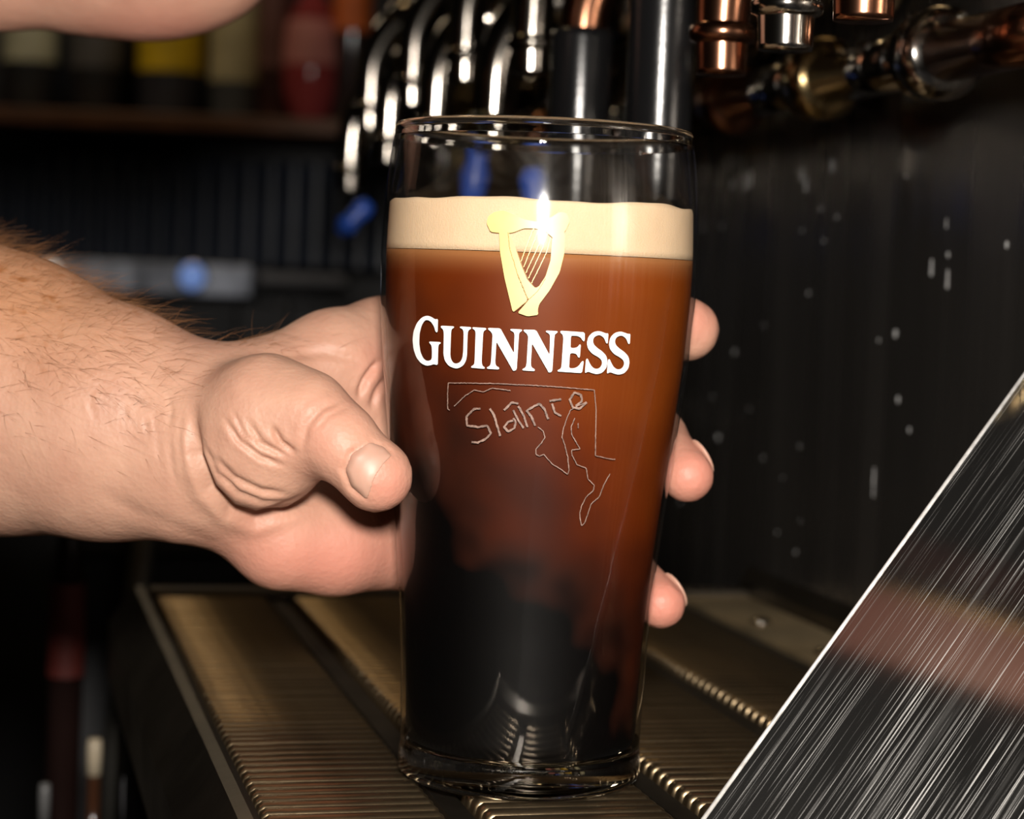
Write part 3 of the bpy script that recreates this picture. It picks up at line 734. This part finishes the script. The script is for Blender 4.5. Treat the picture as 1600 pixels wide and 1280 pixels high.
tp = [LV0 + (LV1 - LV0) * .35 + np.array([-.034, -.006, 0]), LV0 + (LV1 - LV0) * .62 + np.array([-.026, -.030, 0]), LV0 + (LV1 - LV0) * .95 + np.array([-.004, -.032, .004])]
f2.add(f2.cone(tp[0], tp[1], .0135, .0110), .006); f2.add(f2.cone(tp[1], tp[2], .0108, .0085), .004)
V2, Q2 = biggest(*f2.mesh()); V2 = relax(V2, Q2, 4, .5); V2, Q2 = subdivide(V2, Q2)
m2 = big_mesh('arm_at_tap', V2, Q2); px2, py2 = project(V2)
for nm, arr in (('blush', np.clip(.25 + .45 * np.exp(-((px2 - 260) / 150) ** 2 - ((py2 - 60) / 50) ** 2), 0, 1)), ('tan', np.zeros(len(V2)))):
    a = m2.attributes.new(nm, 'FLOAT', 'POINT'); a.data.foreach_set('value', arr.astype(np.float32))
m2.materials.append(M['skin'])
o = under(link('arm_at_tap', m2)); o['label'] = 'bare forearm and heel of the raised hand'

# ------------------------------------------------------------------ beer taps along the tray
def curve_pts(ctrl, n=14):
    """Catmull-Rom through control points"""
    c = [np.array(p, float) for p in ctrl]; c = [2 * c[0] - c[1]] + c + [2 * c[-1] - c[-2]]; out = []
    for i in range(1, len(c) - 2):
        for t in np.linspace(0, 1, n, endpoint=False):
            out.append(.5 * ((2 * c[i]) + (-c[i - 1] + c[i + 1]) * t + (2 * c[i - 1] - 5 * c[i] + 4 * c[i + 1] - c[i + 2]) * t * t + (-c[i - 1] + 3 * c[i] - 3 * c[i + 1] + c[i + 2]) * t ** 3))
    return out + [c[-2]]
REACH = WU - .19                              # from spout tip to backsplash
def tap(nozzle, spout_m, lever=(0, 0), handle='steel'):
    t = empty('beer_tap')
    x1 = -REACH + .0004
    link('wall_flange', mesh('wall_flange', *lathe([(0, x1), (.021, x1), (.022, x1 + .002), (.021, x1 + .005), (.013, x1 + .009), (.011, x1 + .012), (0, x1 + .012)], 28, 'x', (0, 0, .058))), M['chrome'], t)
    link('shank', mesh('shank', *lathe([(0, x1 + .011), (.0095, x1 + .011), (.0095, -.066), (0, -.066)], 24, 'x', (0, 0, .058))), M['copper'] if spout_m == 'copper' else M['chrome'], t)
    link('collar', mesh('collar', *lathe([(0, -.067), (.0135, -.067), (.0155, -.064), (.0155, -.058), (.0125, -.0555), (.0155, -.053), (.0155, -.047), (.0135, -.044), (0, -.044)], 28, 'x', (0, 0, .058))), M['brass'] if handle == 'brass' else M['chrome'], t)
    link('tap_body', mesh('tap_body', *lathe([(0, -.045), (.0105, -.045), (.0125, -.038), (.0128, -.026), (.011, -.016), (.0085, -.010), (.004, -.007), (0, -.0065)], 28, 'x', (0, 0, .058))), M['chrome'], t)
    sp = curve_pts([(-.022, 0, .058), (-.010, 0, .052), (-.0015, 0, .036), (0, 0, .018), (0, 0, 0)])
    n = len(sp); link('spout', mesh('spout', *tube(sp, [.0098 - .0030 * (i / (n - 1)) for i in range(n)], 20)), M[spout_m], t)
    link('spout_ring', mesh('spout_ring', *lathe([(.0069, .008), (.0088, .009), (.0092, .011), (.0088, .013), (.0069, .014)], 24)), M['copper'] if spout_m == 'copper' else M['chrome'], t)
    if nozzle:
        top, bot = nozzle
        link('nozzle_sleeve', mesh('nozzle_sleeve', *lathe([(0, top), (.0088, top), (.0103, top - .001), (.0105, top - .003), (.0102, top - .030), (.0094, bot + .004), (.0090, bot), (.0062, bot), (.0062, bot + .006), (0, bot + .006)], 40)), M['black_plastic'], t)['label'] = 'black sleeve over the spout'
    for kx, ky, kz, kr in ((-.030, .0165, .060, .0052), (-.030, -.0165, .056, .0052), (-.0555, .0, .0765, .0045)):  # small balls added so each tap catches point highlights
        link('glint_ball', mesh('glint_ball', *ball(kr, (kx, ky, kz))), M['chrome'], t)
    lx, ly = lever; bx = -.030
    d = Vector((lx, ly, 1)).normalized(); b0 = Vector((bx, 0, .068))
    def along(prof, name, m):
        v, f = lathe(prof, 22); q = d.to_track_quat('Z', 'Y'); return link(name, mesh(name, [q @ Vector(p) + b0 for p in v], f), M[m], t)
    along([(0, -.004), (.0085, -.004), (.0098, .002), (.0085, .008), (.0045, .011), (.0042, .014), (.0070, .017), (.0080, .021), (.0070, .025), (.0042, .028), (.0075, .031), (.0088, .035), (.0075, .039), (0, .042)], 'lever_neck', 'chrome')
    hl = .15
    hm = {'steel': 'chrome', 'black': 'black_plastic', 'brass': 'brass', 'white': 'handle_white'}[handle]
    along([(0, .0415), (.006, .0415), (.0068, .050), (.0062, .075), (.0085, hl * .75), (.0105, hl * .92), (.009, hl), (0, hl + .003)], 'tap_handle', hm)
    return t
M['handle_white'] = mat('handle_white', (.62, .60, .55), .35)
ZT = H + .046                                  # spout tips
tapspec = [  # v, z offset, kind, label
    (.388, .016, 'copper', None, 'brass', 'copper-spouted beer tap, first of the row'),
    (.437, .016, 'copper', None, 'steel', 'copper-spouted beer tap, second of the row'),
    (.484, .014, 'chrome', None, 'steel', 'chrome beer tap, third of the row'),
    (.530, .012, 'copper', None, 'steel', 'copper-spouted beer tap beside the wide black nozzle'),
    (.582, .012, 'chrome', (.058, -.036), 'black', 'beer tap with the wider black nozzle sleeve, behind the pint'),
    (.668, .012, 'copper', (.027, -.040), 'black', 'beer tap with black nozzle sleeve under a copper spout, behind the pint')]
far_v = [.735, .80, .86, .92, .98, 1.0]
for k, (v, dz, sm, noz, hd, lab) in enumerate(tapspec):
    lev = (1.1, -.3) if k == 4 else (0.0, 0.0)
    t = tap(noz, sm, lev, hd); t.location = T(.19, v, ZT + dz); t.rotation_euler = (0, 0, ANG + math.pi)
    tag(t, lab, 'beer tap', 'beer taps over the drip tray')
# the far cluster: chrome taps on a second, lower stretch of wall
tower_u = .205
proto = {}
farspec = [(.735, .030, 'steel', 'steel'), (.790, .006, 'white', 'white'), (.845, .036, 'steel', 'steel'), (.900, .012, 'brass', 'brass'), (.955, .034, 'steel', 'steel'), (1.010, .010, 'white', 'white'), (1.065, .030, 'steel', 'steel'), (1.12, .0, 'brass', 'brass')]
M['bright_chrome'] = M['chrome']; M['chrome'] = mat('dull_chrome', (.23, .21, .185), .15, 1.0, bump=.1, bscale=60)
ordn = ['first', 'second', 'third', 'fourth', 'fifth', 'sixth', 'seventh', 'last']
for k, (v, dz, hd, hn) in enumerate(farspec):
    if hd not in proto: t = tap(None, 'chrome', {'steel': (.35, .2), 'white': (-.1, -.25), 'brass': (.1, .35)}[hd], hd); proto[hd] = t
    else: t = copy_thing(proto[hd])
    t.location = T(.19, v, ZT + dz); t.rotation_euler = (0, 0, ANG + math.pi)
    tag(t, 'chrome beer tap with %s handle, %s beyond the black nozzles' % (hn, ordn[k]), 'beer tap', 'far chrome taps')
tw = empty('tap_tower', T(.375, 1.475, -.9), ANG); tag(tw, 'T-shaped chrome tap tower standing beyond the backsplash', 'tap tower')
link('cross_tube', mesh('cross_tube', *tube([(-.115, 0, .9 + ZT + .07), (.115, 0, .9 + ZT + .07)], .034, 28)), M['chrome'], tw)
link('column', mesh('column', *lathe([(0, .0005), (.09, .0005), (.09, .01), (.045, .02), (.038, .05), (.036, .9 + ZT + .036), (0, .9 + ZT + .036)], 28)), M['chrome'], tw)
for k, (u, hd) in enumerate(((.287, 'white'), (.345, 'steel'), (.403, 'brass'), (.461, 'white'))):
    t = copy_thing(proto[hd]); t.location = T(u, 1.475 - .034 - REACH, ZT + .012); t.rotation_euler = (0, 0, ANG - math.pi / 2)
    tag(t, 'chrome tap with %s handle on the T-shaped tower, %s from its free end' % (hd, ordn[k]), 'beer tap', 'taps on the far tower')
M['chrome'] = M['bright_chrome']
# manifold pipe with couplings along the backsplash, under the taps' shanks
mp_ = empty('manifold_pipe', (0, 0, 0), ANG); tag(mp_, 'chrome and copper pipe with couplings running along the backsplash under the taps', 'pipe')
PU, PZ_ = .262, H + .070
def vlathe(prof_): v, f = lathe(prof_, 26); return [(PU + p[0], p[2], PZ_ + p[1]) for p in v], f
for k, v in enumerate(np.arange(.42, 1.1, .085)):
    link('pipe_section', mesh('pipe_section', *vlathe([(0, v - .036), (.0085, v - .036), (.0085, v + .036), (0, v + .036)])), M['copper'] if k % 3 == 1 else M['chrome'], mp_)
    link('coupling', mesh('coupling', *vlathe([(0, v + .0362), (.0105, v + .0362), (.0135, v + .039), (.0135, v + .045), (.0115, v + .0465), (.0135, v + .048), (.012, v + .0488), (0, v + .0488)])), M['copper'] if k % 3 == 0 else M['brass'] if k % 3 == 2 else M['chrome'], mp_)
    if k % 2: link('bracket', mesh('bracket', *tube([(PU + .0085, v, PZ_), (WU - .0003, v, PZ_)], .005, 12)), M['chrome'], mp_)
# blue plugs hanging from some far taps
M['blue'] = mat('blue_rubber', (.02, .07, .36), .4, 0, var=.2)
def plug(px_, py_, Y_, L_, tilt, label):
    v, f = lathe([(0, 0), (.0035, 0), (.0055, -.004), (.0042, -.012), (.0062, -.018), (.0050, -L_ + .004), (.0030, -L_), (0, -L_)], 18)
    o = link('spout_plug', mesh('spout_plug', v, f), M['blue']); o.location = P(px_, py_, Y_); o.rotation_euler = (0, tilt, 0)
    return tag(o, label, 'plug', 'blue plugs of the taps')
plug(578, 316, 1.05, .022, .75, 'slanting blue plug under the farthest chrome tap')
plug(752, 205, .84, .030, .1, 'blue plug seen through the clear top of the pint glass')
plug(832, 262, .76, .020, -.1, 'short blue plug seen through the pint just above the foam')

# ------------------------------------------------------------------ scratched steel panel standing beside the glass
def steel_panel_mat():
    m = bpy.data.materials.new('scratched_steel'); m.use_nodes = True; nt = m.node_tree; N = nt.nodes; L = nt.links
    out = N['Material Output']; p1 = N['Principled BSDF']; p2 = N.new('ShaderNodeBsdfPrincipled')
    p1.inputs['Base Color'].default_value = (.50, .50, .51, 1); p1.inputs['Metallic'].default_value = 1; p1.inputs['Roughness'].default_value = .05
    p2.inputs['Base Color'].default_value = (.80, .79, .77, 1); p2.inputs['Metallic'].default_value = .45; p2.inputs['Roughness'].default_value = .5
    tc = N.new('ShaderNodeTexCoord')
    def scr(scale, sx, lo, hi, rot, det=2, gain=1.0):
        mp = N.new('ShaderNodeMapping'); mp.inputs['Scale'].default_value = (sx, 1, 1); mp.inputs['Rotation'].default_value = (0, 0, rot)
        mp.vector_type = 'TEXTURE' if False else 'POINT'
        L.new(tc.outputs['Object'], mp.inputs[0]); n = N.new('ShaderNodeTexNoise'); n.inputs['Scale'].default_value = scale; n.inputs['Detail'].default_value = det
        L.new(mp.outputs[0], n.inputs['Vector']); r = N.new('ShaderNodeMapRange'); r.inputs['From Min'].default_value = lo; r.inputs['From Max'].default_value = hi
        r.inputs['To Max'].default_value = gain
        L.new(n.outputs['Fac'], r.inputs[0]); return r.outputs[0]
    def op(o_, a, b):
        n = N.new('ShaderNodeMath'); n.operation = o_; L.new(a, n.inputs[0])
        if isinstance(b, float): n.inputs[1].default_value = b
        else: L.new(b, n.inputs[1])
        return n.outputs[0]
    fine = scr(3600, .004, .60, .74, .0, 2, .9); mid = scr(1900, .006, .64, .70, .0, 2, 1.0); wide = scr(260, .03, .54, .78, .0, 4, .14); blot = scr(60, 1, .62, .76, 0, 5, .08)
    f2_ = scr(2600, .005, .62, .72, .06, 2, .7)
    s = op('MAXIMUM', op('MAXIMUM', fine, mid), op('MAXIMUM', wide, f2_)); s = op('MAXIMUM', s, blot)
    pat = scr(22, .35, .30, .68, .2, 3, 1.0); s = op('MULTIPLY', s, op('MAXIMUM', pat, .22))
    haze = op('MAXIMUM', s, .012)
    mx = N.new('ShaderNodeMixShader'); L.new(haze, mx.inputs[0]); L.new(p1.outputs[0], mx.inputs[1]); L.new(p2.outputs[0], mx.inputs[2]); L.new(mx.outputs[0], out.inputs['Surface'])
    return m
A_ = P(1072, 1312, .44); B_ = P(1660, 498, .513); C_ = P(1760, 1312, .44)
ex = (B_ - A_); LE = np.linalg.norm(ex); ex /= LE
nz_ = np.cross(ex, C_ - A_); nz_ /= np.linalg.norm(nz_)
if nz_[1] > 0: nz_ = -nz_
ey = np.cross(nz_, ex)
if ey @ (C_ - A_) < 0: ey = -ey
nz_ = np.cross(ex, ey)
TH = .0026 if nz_[1] > 0 else -.0026
def panel():
    global hem
    bm = bmesh.new()
    poly = [(-.2, 0), (LE + .06, 0), (LE + .06, .25), (-.2, .25)]
    zf_ = lambda q: (A_ + ex * q[0] + ey * q[1])[2] - .0032
    uf_ = lambda q: .283 - ((A_ + ex * q[0] + ey * q[1])[0] * math.cos(ANG) + (A_ + ex * q[0] + ey * q[1])[1] * math.sin(ANG))
    for fn in (zf_, uf_):
        out_ = []
        for i in range(len(poly)):
            p_, q_ = poly[i], poly[(i + 1) % len(poly)]; a_, b_ = fn(p_), fn(q_)
            if a_ >= 0: out_.append(p_)
            if (a_ >= 0) != (b_ >= 0): t_ = a_ / (a_ - b_); out_.append((p_[0] + (q_[0] - p_[0]) * t_, p_[1] + (q_[1] - p_[1]) * t_))
        poly = out_
    hem = [q for q in poly if abs(q[1]) < 1e-6]
    lo = [bm.verts.new((x, y, 0)) for x, y in poly]; hi = [bm.verts.new((x, y, TH)) for x, y in poly]
    bm.faces.new(lo); bm.faces.new(hi[::-1])
    for i in range(len(poly)): j = (i + 1) % len(poly); bm.faces.new((lo[i], hi[i], hi[j], lo[j]))
    bmesh.ops.recalc_face_normals(bm, faces=bm.faces); bmesh.ops.bevel(bm, geom=list(bm.edges), offset=.0009, segments=2, affect='EDGES')
    me = bpy.data.meshes.new('steel_panel'); bm.to_mesh(me); bm.free(); return me
pme = panel(); pme.materials.append(steel_panel_mat()); pme.materials.append(mat('edge_highlight', (.85, .83, .80), .45, .15, var=.3, vscale=400))  # near-white bevel colour stands in for the bright highlight along the edge
for p in pme.polygons:
    if abs(p.normal.z) < .985: p.material_index = 1
pn = link('steel_panel', pme, None, smooth=False)
pn.matrix_world = Matrix(((ex[0], ey[0], nz_[0], A_[0]), (ex[1], ey[1], nz_[1], A_[1]), (ex[2], ey[2], nz_[2], A_[2]), (0, 0, 0, 1)))
link('edge_highlight_bead', mesh('edge_highlight_bead', *tube([(hem[0][0] + .002, .0004, TH * .15), (hem[1][0], .0004, TH * .15)], .00048, 10)), mat('edge_highlight_bead', (.85, .83, .80), .4, .5, var=.3, vscale=300), pn)  # pale bead added along the edge as its thin highlight line
tag(pn, 'heavily scratched shiny steel panel with a slanting edge leaning beside the pint', 'steel panel')

# ceiling, and an unseen beam added for the red band mirrored in the panel
setting('ceiling', box((-3, -1.2, 2.2), (3, 2.5, 2.25)), mat('ceiling_paint', (.035, .032, .03), .8, 0, var=.2, vscale=4), 'dim painted ceiling')
bd = Vector((.16, -.052, 0)).normalized(); bn = Vector((bd.y, -bd.x, 0))
beam = empty('mirrored_band_beam', (.335, -.297, 1.2), math.atan2(bd.y, bd.x))
tag(beam, 'unseen reddish wooden beam, added to give the band mirrored in the steel panel', 'beam')
link('beam', mesh('beam', *box((-1.2, -.036, 0), (1.2, .036, .12), .002)), mat('mahogany', (.46, .085, .045), .4, 0, var=.35, vscale=25, stretch=(.6, 6, 6)), beam, False)
link('band_line_trim', mesh('band_line_trim', *box((-1.2, .0365, -.002), (1.2, .0425, .03), .001)), M['brass'], beam, False)  # added strip for the bright line above the mirrored band
for x in (-1.0, 1.0):
    link('hanger_rod', mesh('hanger_rod', *tube([(x, 0, .12), (x, 0, 1.0)], .008, 12)), M['chrome'], beam)

# ------------------------------------------------------------------ back bar, out of focus
YB = 2.0
def bar_box(name, x0, y0, x1, y1, Y0, depth, m, parent=None, bevel=.001):
    a = P(x0, y1, Y0); b = P(x1, y0, Y0)
    zc0 = P((x0 + x1) / 2, y1, Y0)[2]; zc1 = P((x0 + x1) / 2, y0, Y0)[2]
    return link(name, mesh(name, *box((a[0], Y0, zc0), (b[0], Y0 + depth, zc1), bevel)), m, parent, False)
SZ = P(260, 176, YB)[2]                       # shelf top
XL, XR = P(-700, 200, YB)[0], P(640, 200, YB)[0]
unit = empty('back_bar_cabinet', (0, 0, 0)); tag(unit, 'dark back bar cabinet with a wooden shelf and ribbed navy front', 'cabinet')
link('shelf', mesh('shelf', *box((XL, YB, SZ - .016), (XR, YB + .26, SZ), .002)), M['wood'], unit, False)
link('back_panel', mesh('back_panel', *box((XL, YB + .27, -.85), (XR, YB + .29, .75))), M['dark'], unit, False)
M['navy'] = mat('navy_panel', (.016, .023, .042), .35, 0, var=.3, vscale=20)
ztop = P(260, 243, YB)[2]; zmid = P(260, 408, YB)[2]; zlow = P(260, 466, YB)[2]
link('front_panel', mesh('front_panel', *box((XL, YB + .05, zmid), (XR, YB + .06, ztop + .0), .001)), M['navy'], unit, False)
rib = mesh('rib', *prism([(-.008, -.0), (-.006, -.006), (.0, -.009), (.006, -.006), (.008, 0)], 0, 1))
for v in rib.vertices: v.co = Vector((v.co.x, v.co.z, v.co.y * (ztop - zmid)))
for k, x in enumerate(np.arange(XL + .02, XR - .01, .022)):
    o = link('rib', rib, M['navy'], unit, False); o.location = (x, YB + .0498, zmid)
M['ledge'] = mat('ledge_steel', (.30, .33, .40), .45, .5, var=.6, vscale=14, stretch=(3, 1, 1))
link('ledge', mesh('ledge', *box((P(45, 430, YB)[0], YB - .01, zlow + .004), (P(395, 430, YB)[0], YB + .049, zmid - .001), .002)), M['ledge'], unit, False)
link('ledge', mesh('ledge', *box((P(398, 430, YB)[0], YB + .02, zlow + .018), (P(540, 430, YB)[0], YB + .049, zmid - .006), .002)), mat('ledge_dim', (.10, .10, .11), .5, .3, var=.4, vscale=20), unit, False)
for x0 in (338, 420, 498):
    bar_box('post', x0, 470, x0 + 30, 900, YB + .035, .03, M['dark'], unit)
link('lower_cabinet', mesh('lower_cabinet', *box((XL, YB + .07, -.9), (XR, YB + .26, zlow - .004))), M['dark'], unit, False)
def led(px_, py_, r, color, s, label):
    t = empty('indicator_light', P(px_, py_, YB - .016), 0, unit); t['label'] = label
    v, f = lathe([(0, 0), (r * 1.15, 0), (r * 1.15, .004), (r, .006), (0, .006)], 24)
    rot = lambda vs: [(p[0], -p[2] + .0058, p[1]) for p in vs]
    link('bezel', mesh('bezel', rot(v), [q[::-1] for q in f]), M['chrome'], t)
    v, f = lathe([(r * .98, .006), (r * .85, .009), (r * .5, .012), (0, .013)], 24)
    link('lens', mesh('lens', rot(v), [q[::-1] for q in f]), emit('led_' + label.split()[1], color, s), t)
led(78, 427, .011, (1, .93, .85), .7, 'small white indicator light on the back bar ledge')
led(300, 432, .013, (.22, .36, .8), .42, 'small blue indicator light on the back bar ledge')

def bottle(px_, wpx, body, label_c, band, label, h=.30, neck=.28, Y_=YB + .10, z0=SZ, squat=False, cap=(.05, .05, .05), group='bottles on the back bar shelf', glass=None):
    c = P(px_, 170, Y_); r = wpx / F * Y_ / 2
    t = empty('bottle', (c[0], Y_, z0)); tag(t, label, 'bottle', group)
    hb = h * (1 - neck) if not squat else h * .8
    if squat: pf = [(0, .0005), (r * .45, .0005), (r * .6, .004), (r * .95, h * .22), (r, h * .42), (r * .9, h * .62), (r * .5, h * .78), (r * .28, h * .84), (r * .26, h * .97), (0, h * .97)]
    else: pf = [(0, .0005), (r * .9, .0005), (r, .005), (r, hb * .92), (r * .92, hb), (r * .55, hb + h * .07), (r * .32, hb + h * .12), (r * .30, h * .95), (0, h * .95)]
    bm_ = mat('bottle_glass', body, .12, 0, var=.2, vscale=15); link('body', mesh('body', *lathe(pf, 36)), bm_, t)
    link('cap', mesh('cap', *lathe([(0, h * .951), (r * .36, h * .951), (r * .36, h), (r * .3, h + .003), (0, h + .003)], 24)), mat('bottle_cap', cap, .4), t)
    if label_c:
        z1, z2 = band
        rr_ = lambda z: np.interp(z, [q[1] for q in pf[1:]], [q[0] for q in pf[1:]]) + .0006
        zs = np.linspace(z1, z2, 8)
        link('label', mesh('label', *lathe([(float(rr_(z)), float(z)) for z in zs], 36)), mat('paper_label', label_c, .6, 0, var=.25, vscale=35), t)
    return t
px2m = YB * 1.05 / F
bottle(45, 84, (.03, .03, .03), (.42, .40, .27), (.052, .16), 'dark bottle with a cream label at the end of the shelf')
bottle(150, 82, (.035, .035, .038), (.09, .085, .085), (.048, .17), 'dark bottle with a grey label between cream and yellow labels')
bottle(264, 100, (.06, .065, .085), (.72, .50, .015), (.047, .125), 'clear bottle with a bright yellow label')
bottle(366, 78, (.10, .11, .125), (.52, .47, .30), (.040, .16), 'tall bottle with a cream label and grey foot')
bottle(426, 52, (.05, .02, .018), (.14, .055, .05), (.055, .13), 'slim bottle with a dull maroon label')
bottle(484, 92, (.34, .055, .06), (.52, .20, .19), (.060, .105), 'round red bottle with a pale red emblem', h=.16, squat=True)
bottle(546, 60, (.03, .02, .02), (.55, .12, .02), (.095, .16), 'dark bottle with an orange label near the taps')

# bottles and pourers kept low in front of the counter
rail = empty('speed_rail', T(-.12, .62, -.30), ANG); tag(rail, 'dark steel bottle rail below the tray edge', 'rack')
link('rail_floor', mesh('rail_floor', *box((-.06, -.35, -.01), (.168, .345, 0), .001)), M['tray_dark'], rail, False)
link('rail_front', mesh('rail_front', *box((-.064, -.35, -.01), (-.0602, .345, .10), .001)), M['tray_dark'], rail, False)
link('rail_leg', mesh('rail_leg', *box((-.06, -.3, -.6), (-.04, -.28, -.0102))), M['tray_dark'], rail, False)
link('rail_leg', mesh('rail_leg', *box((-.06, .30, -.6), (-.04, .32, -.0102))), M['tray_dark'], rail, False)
def rail_bottle(px_, pytop, Y_, wpx, body, lab, cap, label, band=(.10, .19), neck=.28):
    c = P(px_, pytop, Y_); r = wpx / F * Y_ / 2; t = bottle(0, wpx, body, lab, band, label, h=c[2] + .2995, neck=neck, Y_=Y_, cap=cap, group='bottles in the rail')
    t.location = (c[0], Y_, -.2998)
    return t
rail_bottle(108, 838, .92, 54, (.016, .008, .007), (.15, .026, .020), (.10, .02, .02), 'dark bottle with a dull red label in the rail beneath the forearm', (.235, .277), .06)
rail_bottle(148, 1165, .80, 66, (.05, .02, .01), (.55, .10, .02), (.50, .42, .30), 'bottle with an orange-red neck and pale cap in the rail', (.06, .17))
rail_bottle(200, 1225, .74, 56, (.05, .05, .055), (.10, .10, .11), (.16, .16, .17), 'grey bottle with a grey cap beside the tray rim', (.06, .14))
rail_bottle(70, 1235, .76, 52, (.04, .045, .05), (.07, .08, .07), (.13, .13, .13), 'small smoky bottle at the outer edge of the rail', (.05, .12))

# sink legs and splash guard beyond the tray
sink = empty('sink_unit', T(.05, .98, -.9), ANG); tag(sink, 'grey steel sink unit beyond the end of the drip tray', 'sink')
M['sink'] = mat('sink_steel', (.15, .145, .13), .45, .8, var=.3, vscale=20)
link('bowl_front', mesh('bowl_front', *box((-.005, 0, .55), (.40, .012, .885), .002)), M['dark'], sink, False)
link('rim', mesh('rim', *box((-.008, -.01, .885), (.40, .20, .897), .002)), M['tray_dark'], sink, False)
for x, tl in ((.012, .015), (.060, .035), (.105, .06)):
    link('brace', mesh('brace', *tube([(x, -.012, .70), (x, -.0165, .80), (x + tl, -.0165, .925)], [.006, .006, .006], 10)), M['sink'], sink)
link('guard_plate', mesh('guard_plate', *prism([(.125, .80), (.17, .96), (.23, .965), (.23, .80)], .03, .036)), M['sink'], sink, False)

# water beads on the backsplash
dv = []
for _ in range(46):
    v = random.uniform(.55, .93); z = H + random.uniform(-.10, .05); r = random.choice([.0004, .0005, .0007, .001]) * random.uniform(.7, 1.2)
    a, f = lathe([(0, r * .6), (r * .6, r * .45), (r, 0), (0, 0)], 8)
    dv.append(([(WU - p[2], v + p[1], z + p[0] * random.uniform(1, 1.2) + (0 if p[0] > 0 else p[0] * .8)) for p in a], [q for q in f]))
for (cx, cy, n_, sx_, sy_) in ((1252, 262, 7, 26, 30), (1418, 215, 9, 34, 30), (1590, 165, 7, 22, 24), (1150, 280, 4, 22, 25), (1330, 255, 3, 20, 20), (1470, 395, 3, 10, 30), (1365, 745, 2, 4, 12)):
    for _ in range(n_):
        r_ = ray(cx + random.gauss(0, sx_), cy + random.gauss(0, sy_)); t_ = WU / (r_[0] * math.cos(ANG) + r_[1] * math.sin(ANG)); q_ = CAM + r_ * t_
        v_ = -q_[0] * math.sin(ANG) + q_[1] * math.cos(ANG); z_ = q_[2]; rr_ = random.uniform(.0004, .0009); ln_ = random.uniform(.0015, .007)
        if z_ + ln_ > H + .050: continue
        a, f = tube([(0, 0, ln_), (0, 0, ln_ * .9), (0, 0, ln_ * .4), (0, 0, .0008), (0, 0, 0)], [rr_ * .2, rr_ * .6, rr_ * .7, rr_, rr_ * .3], 8)
        dv.append(([(WU - .0001 + p[0] * .5, v_ + p[1], z_ + p[2]) for p in a], f))
wd_ = link('water_beads', mesh('water_beads', *merge(*dv)), mat('water', (.8, .8, .8), .05, 0, Transmission_Weight=.6, IOR=1.33))
wd_.rotation_euler = (0, 0, ANG); tag(wd_, 'scattered water beads and drips on the dark backsplash', 'water', kind='stuff')
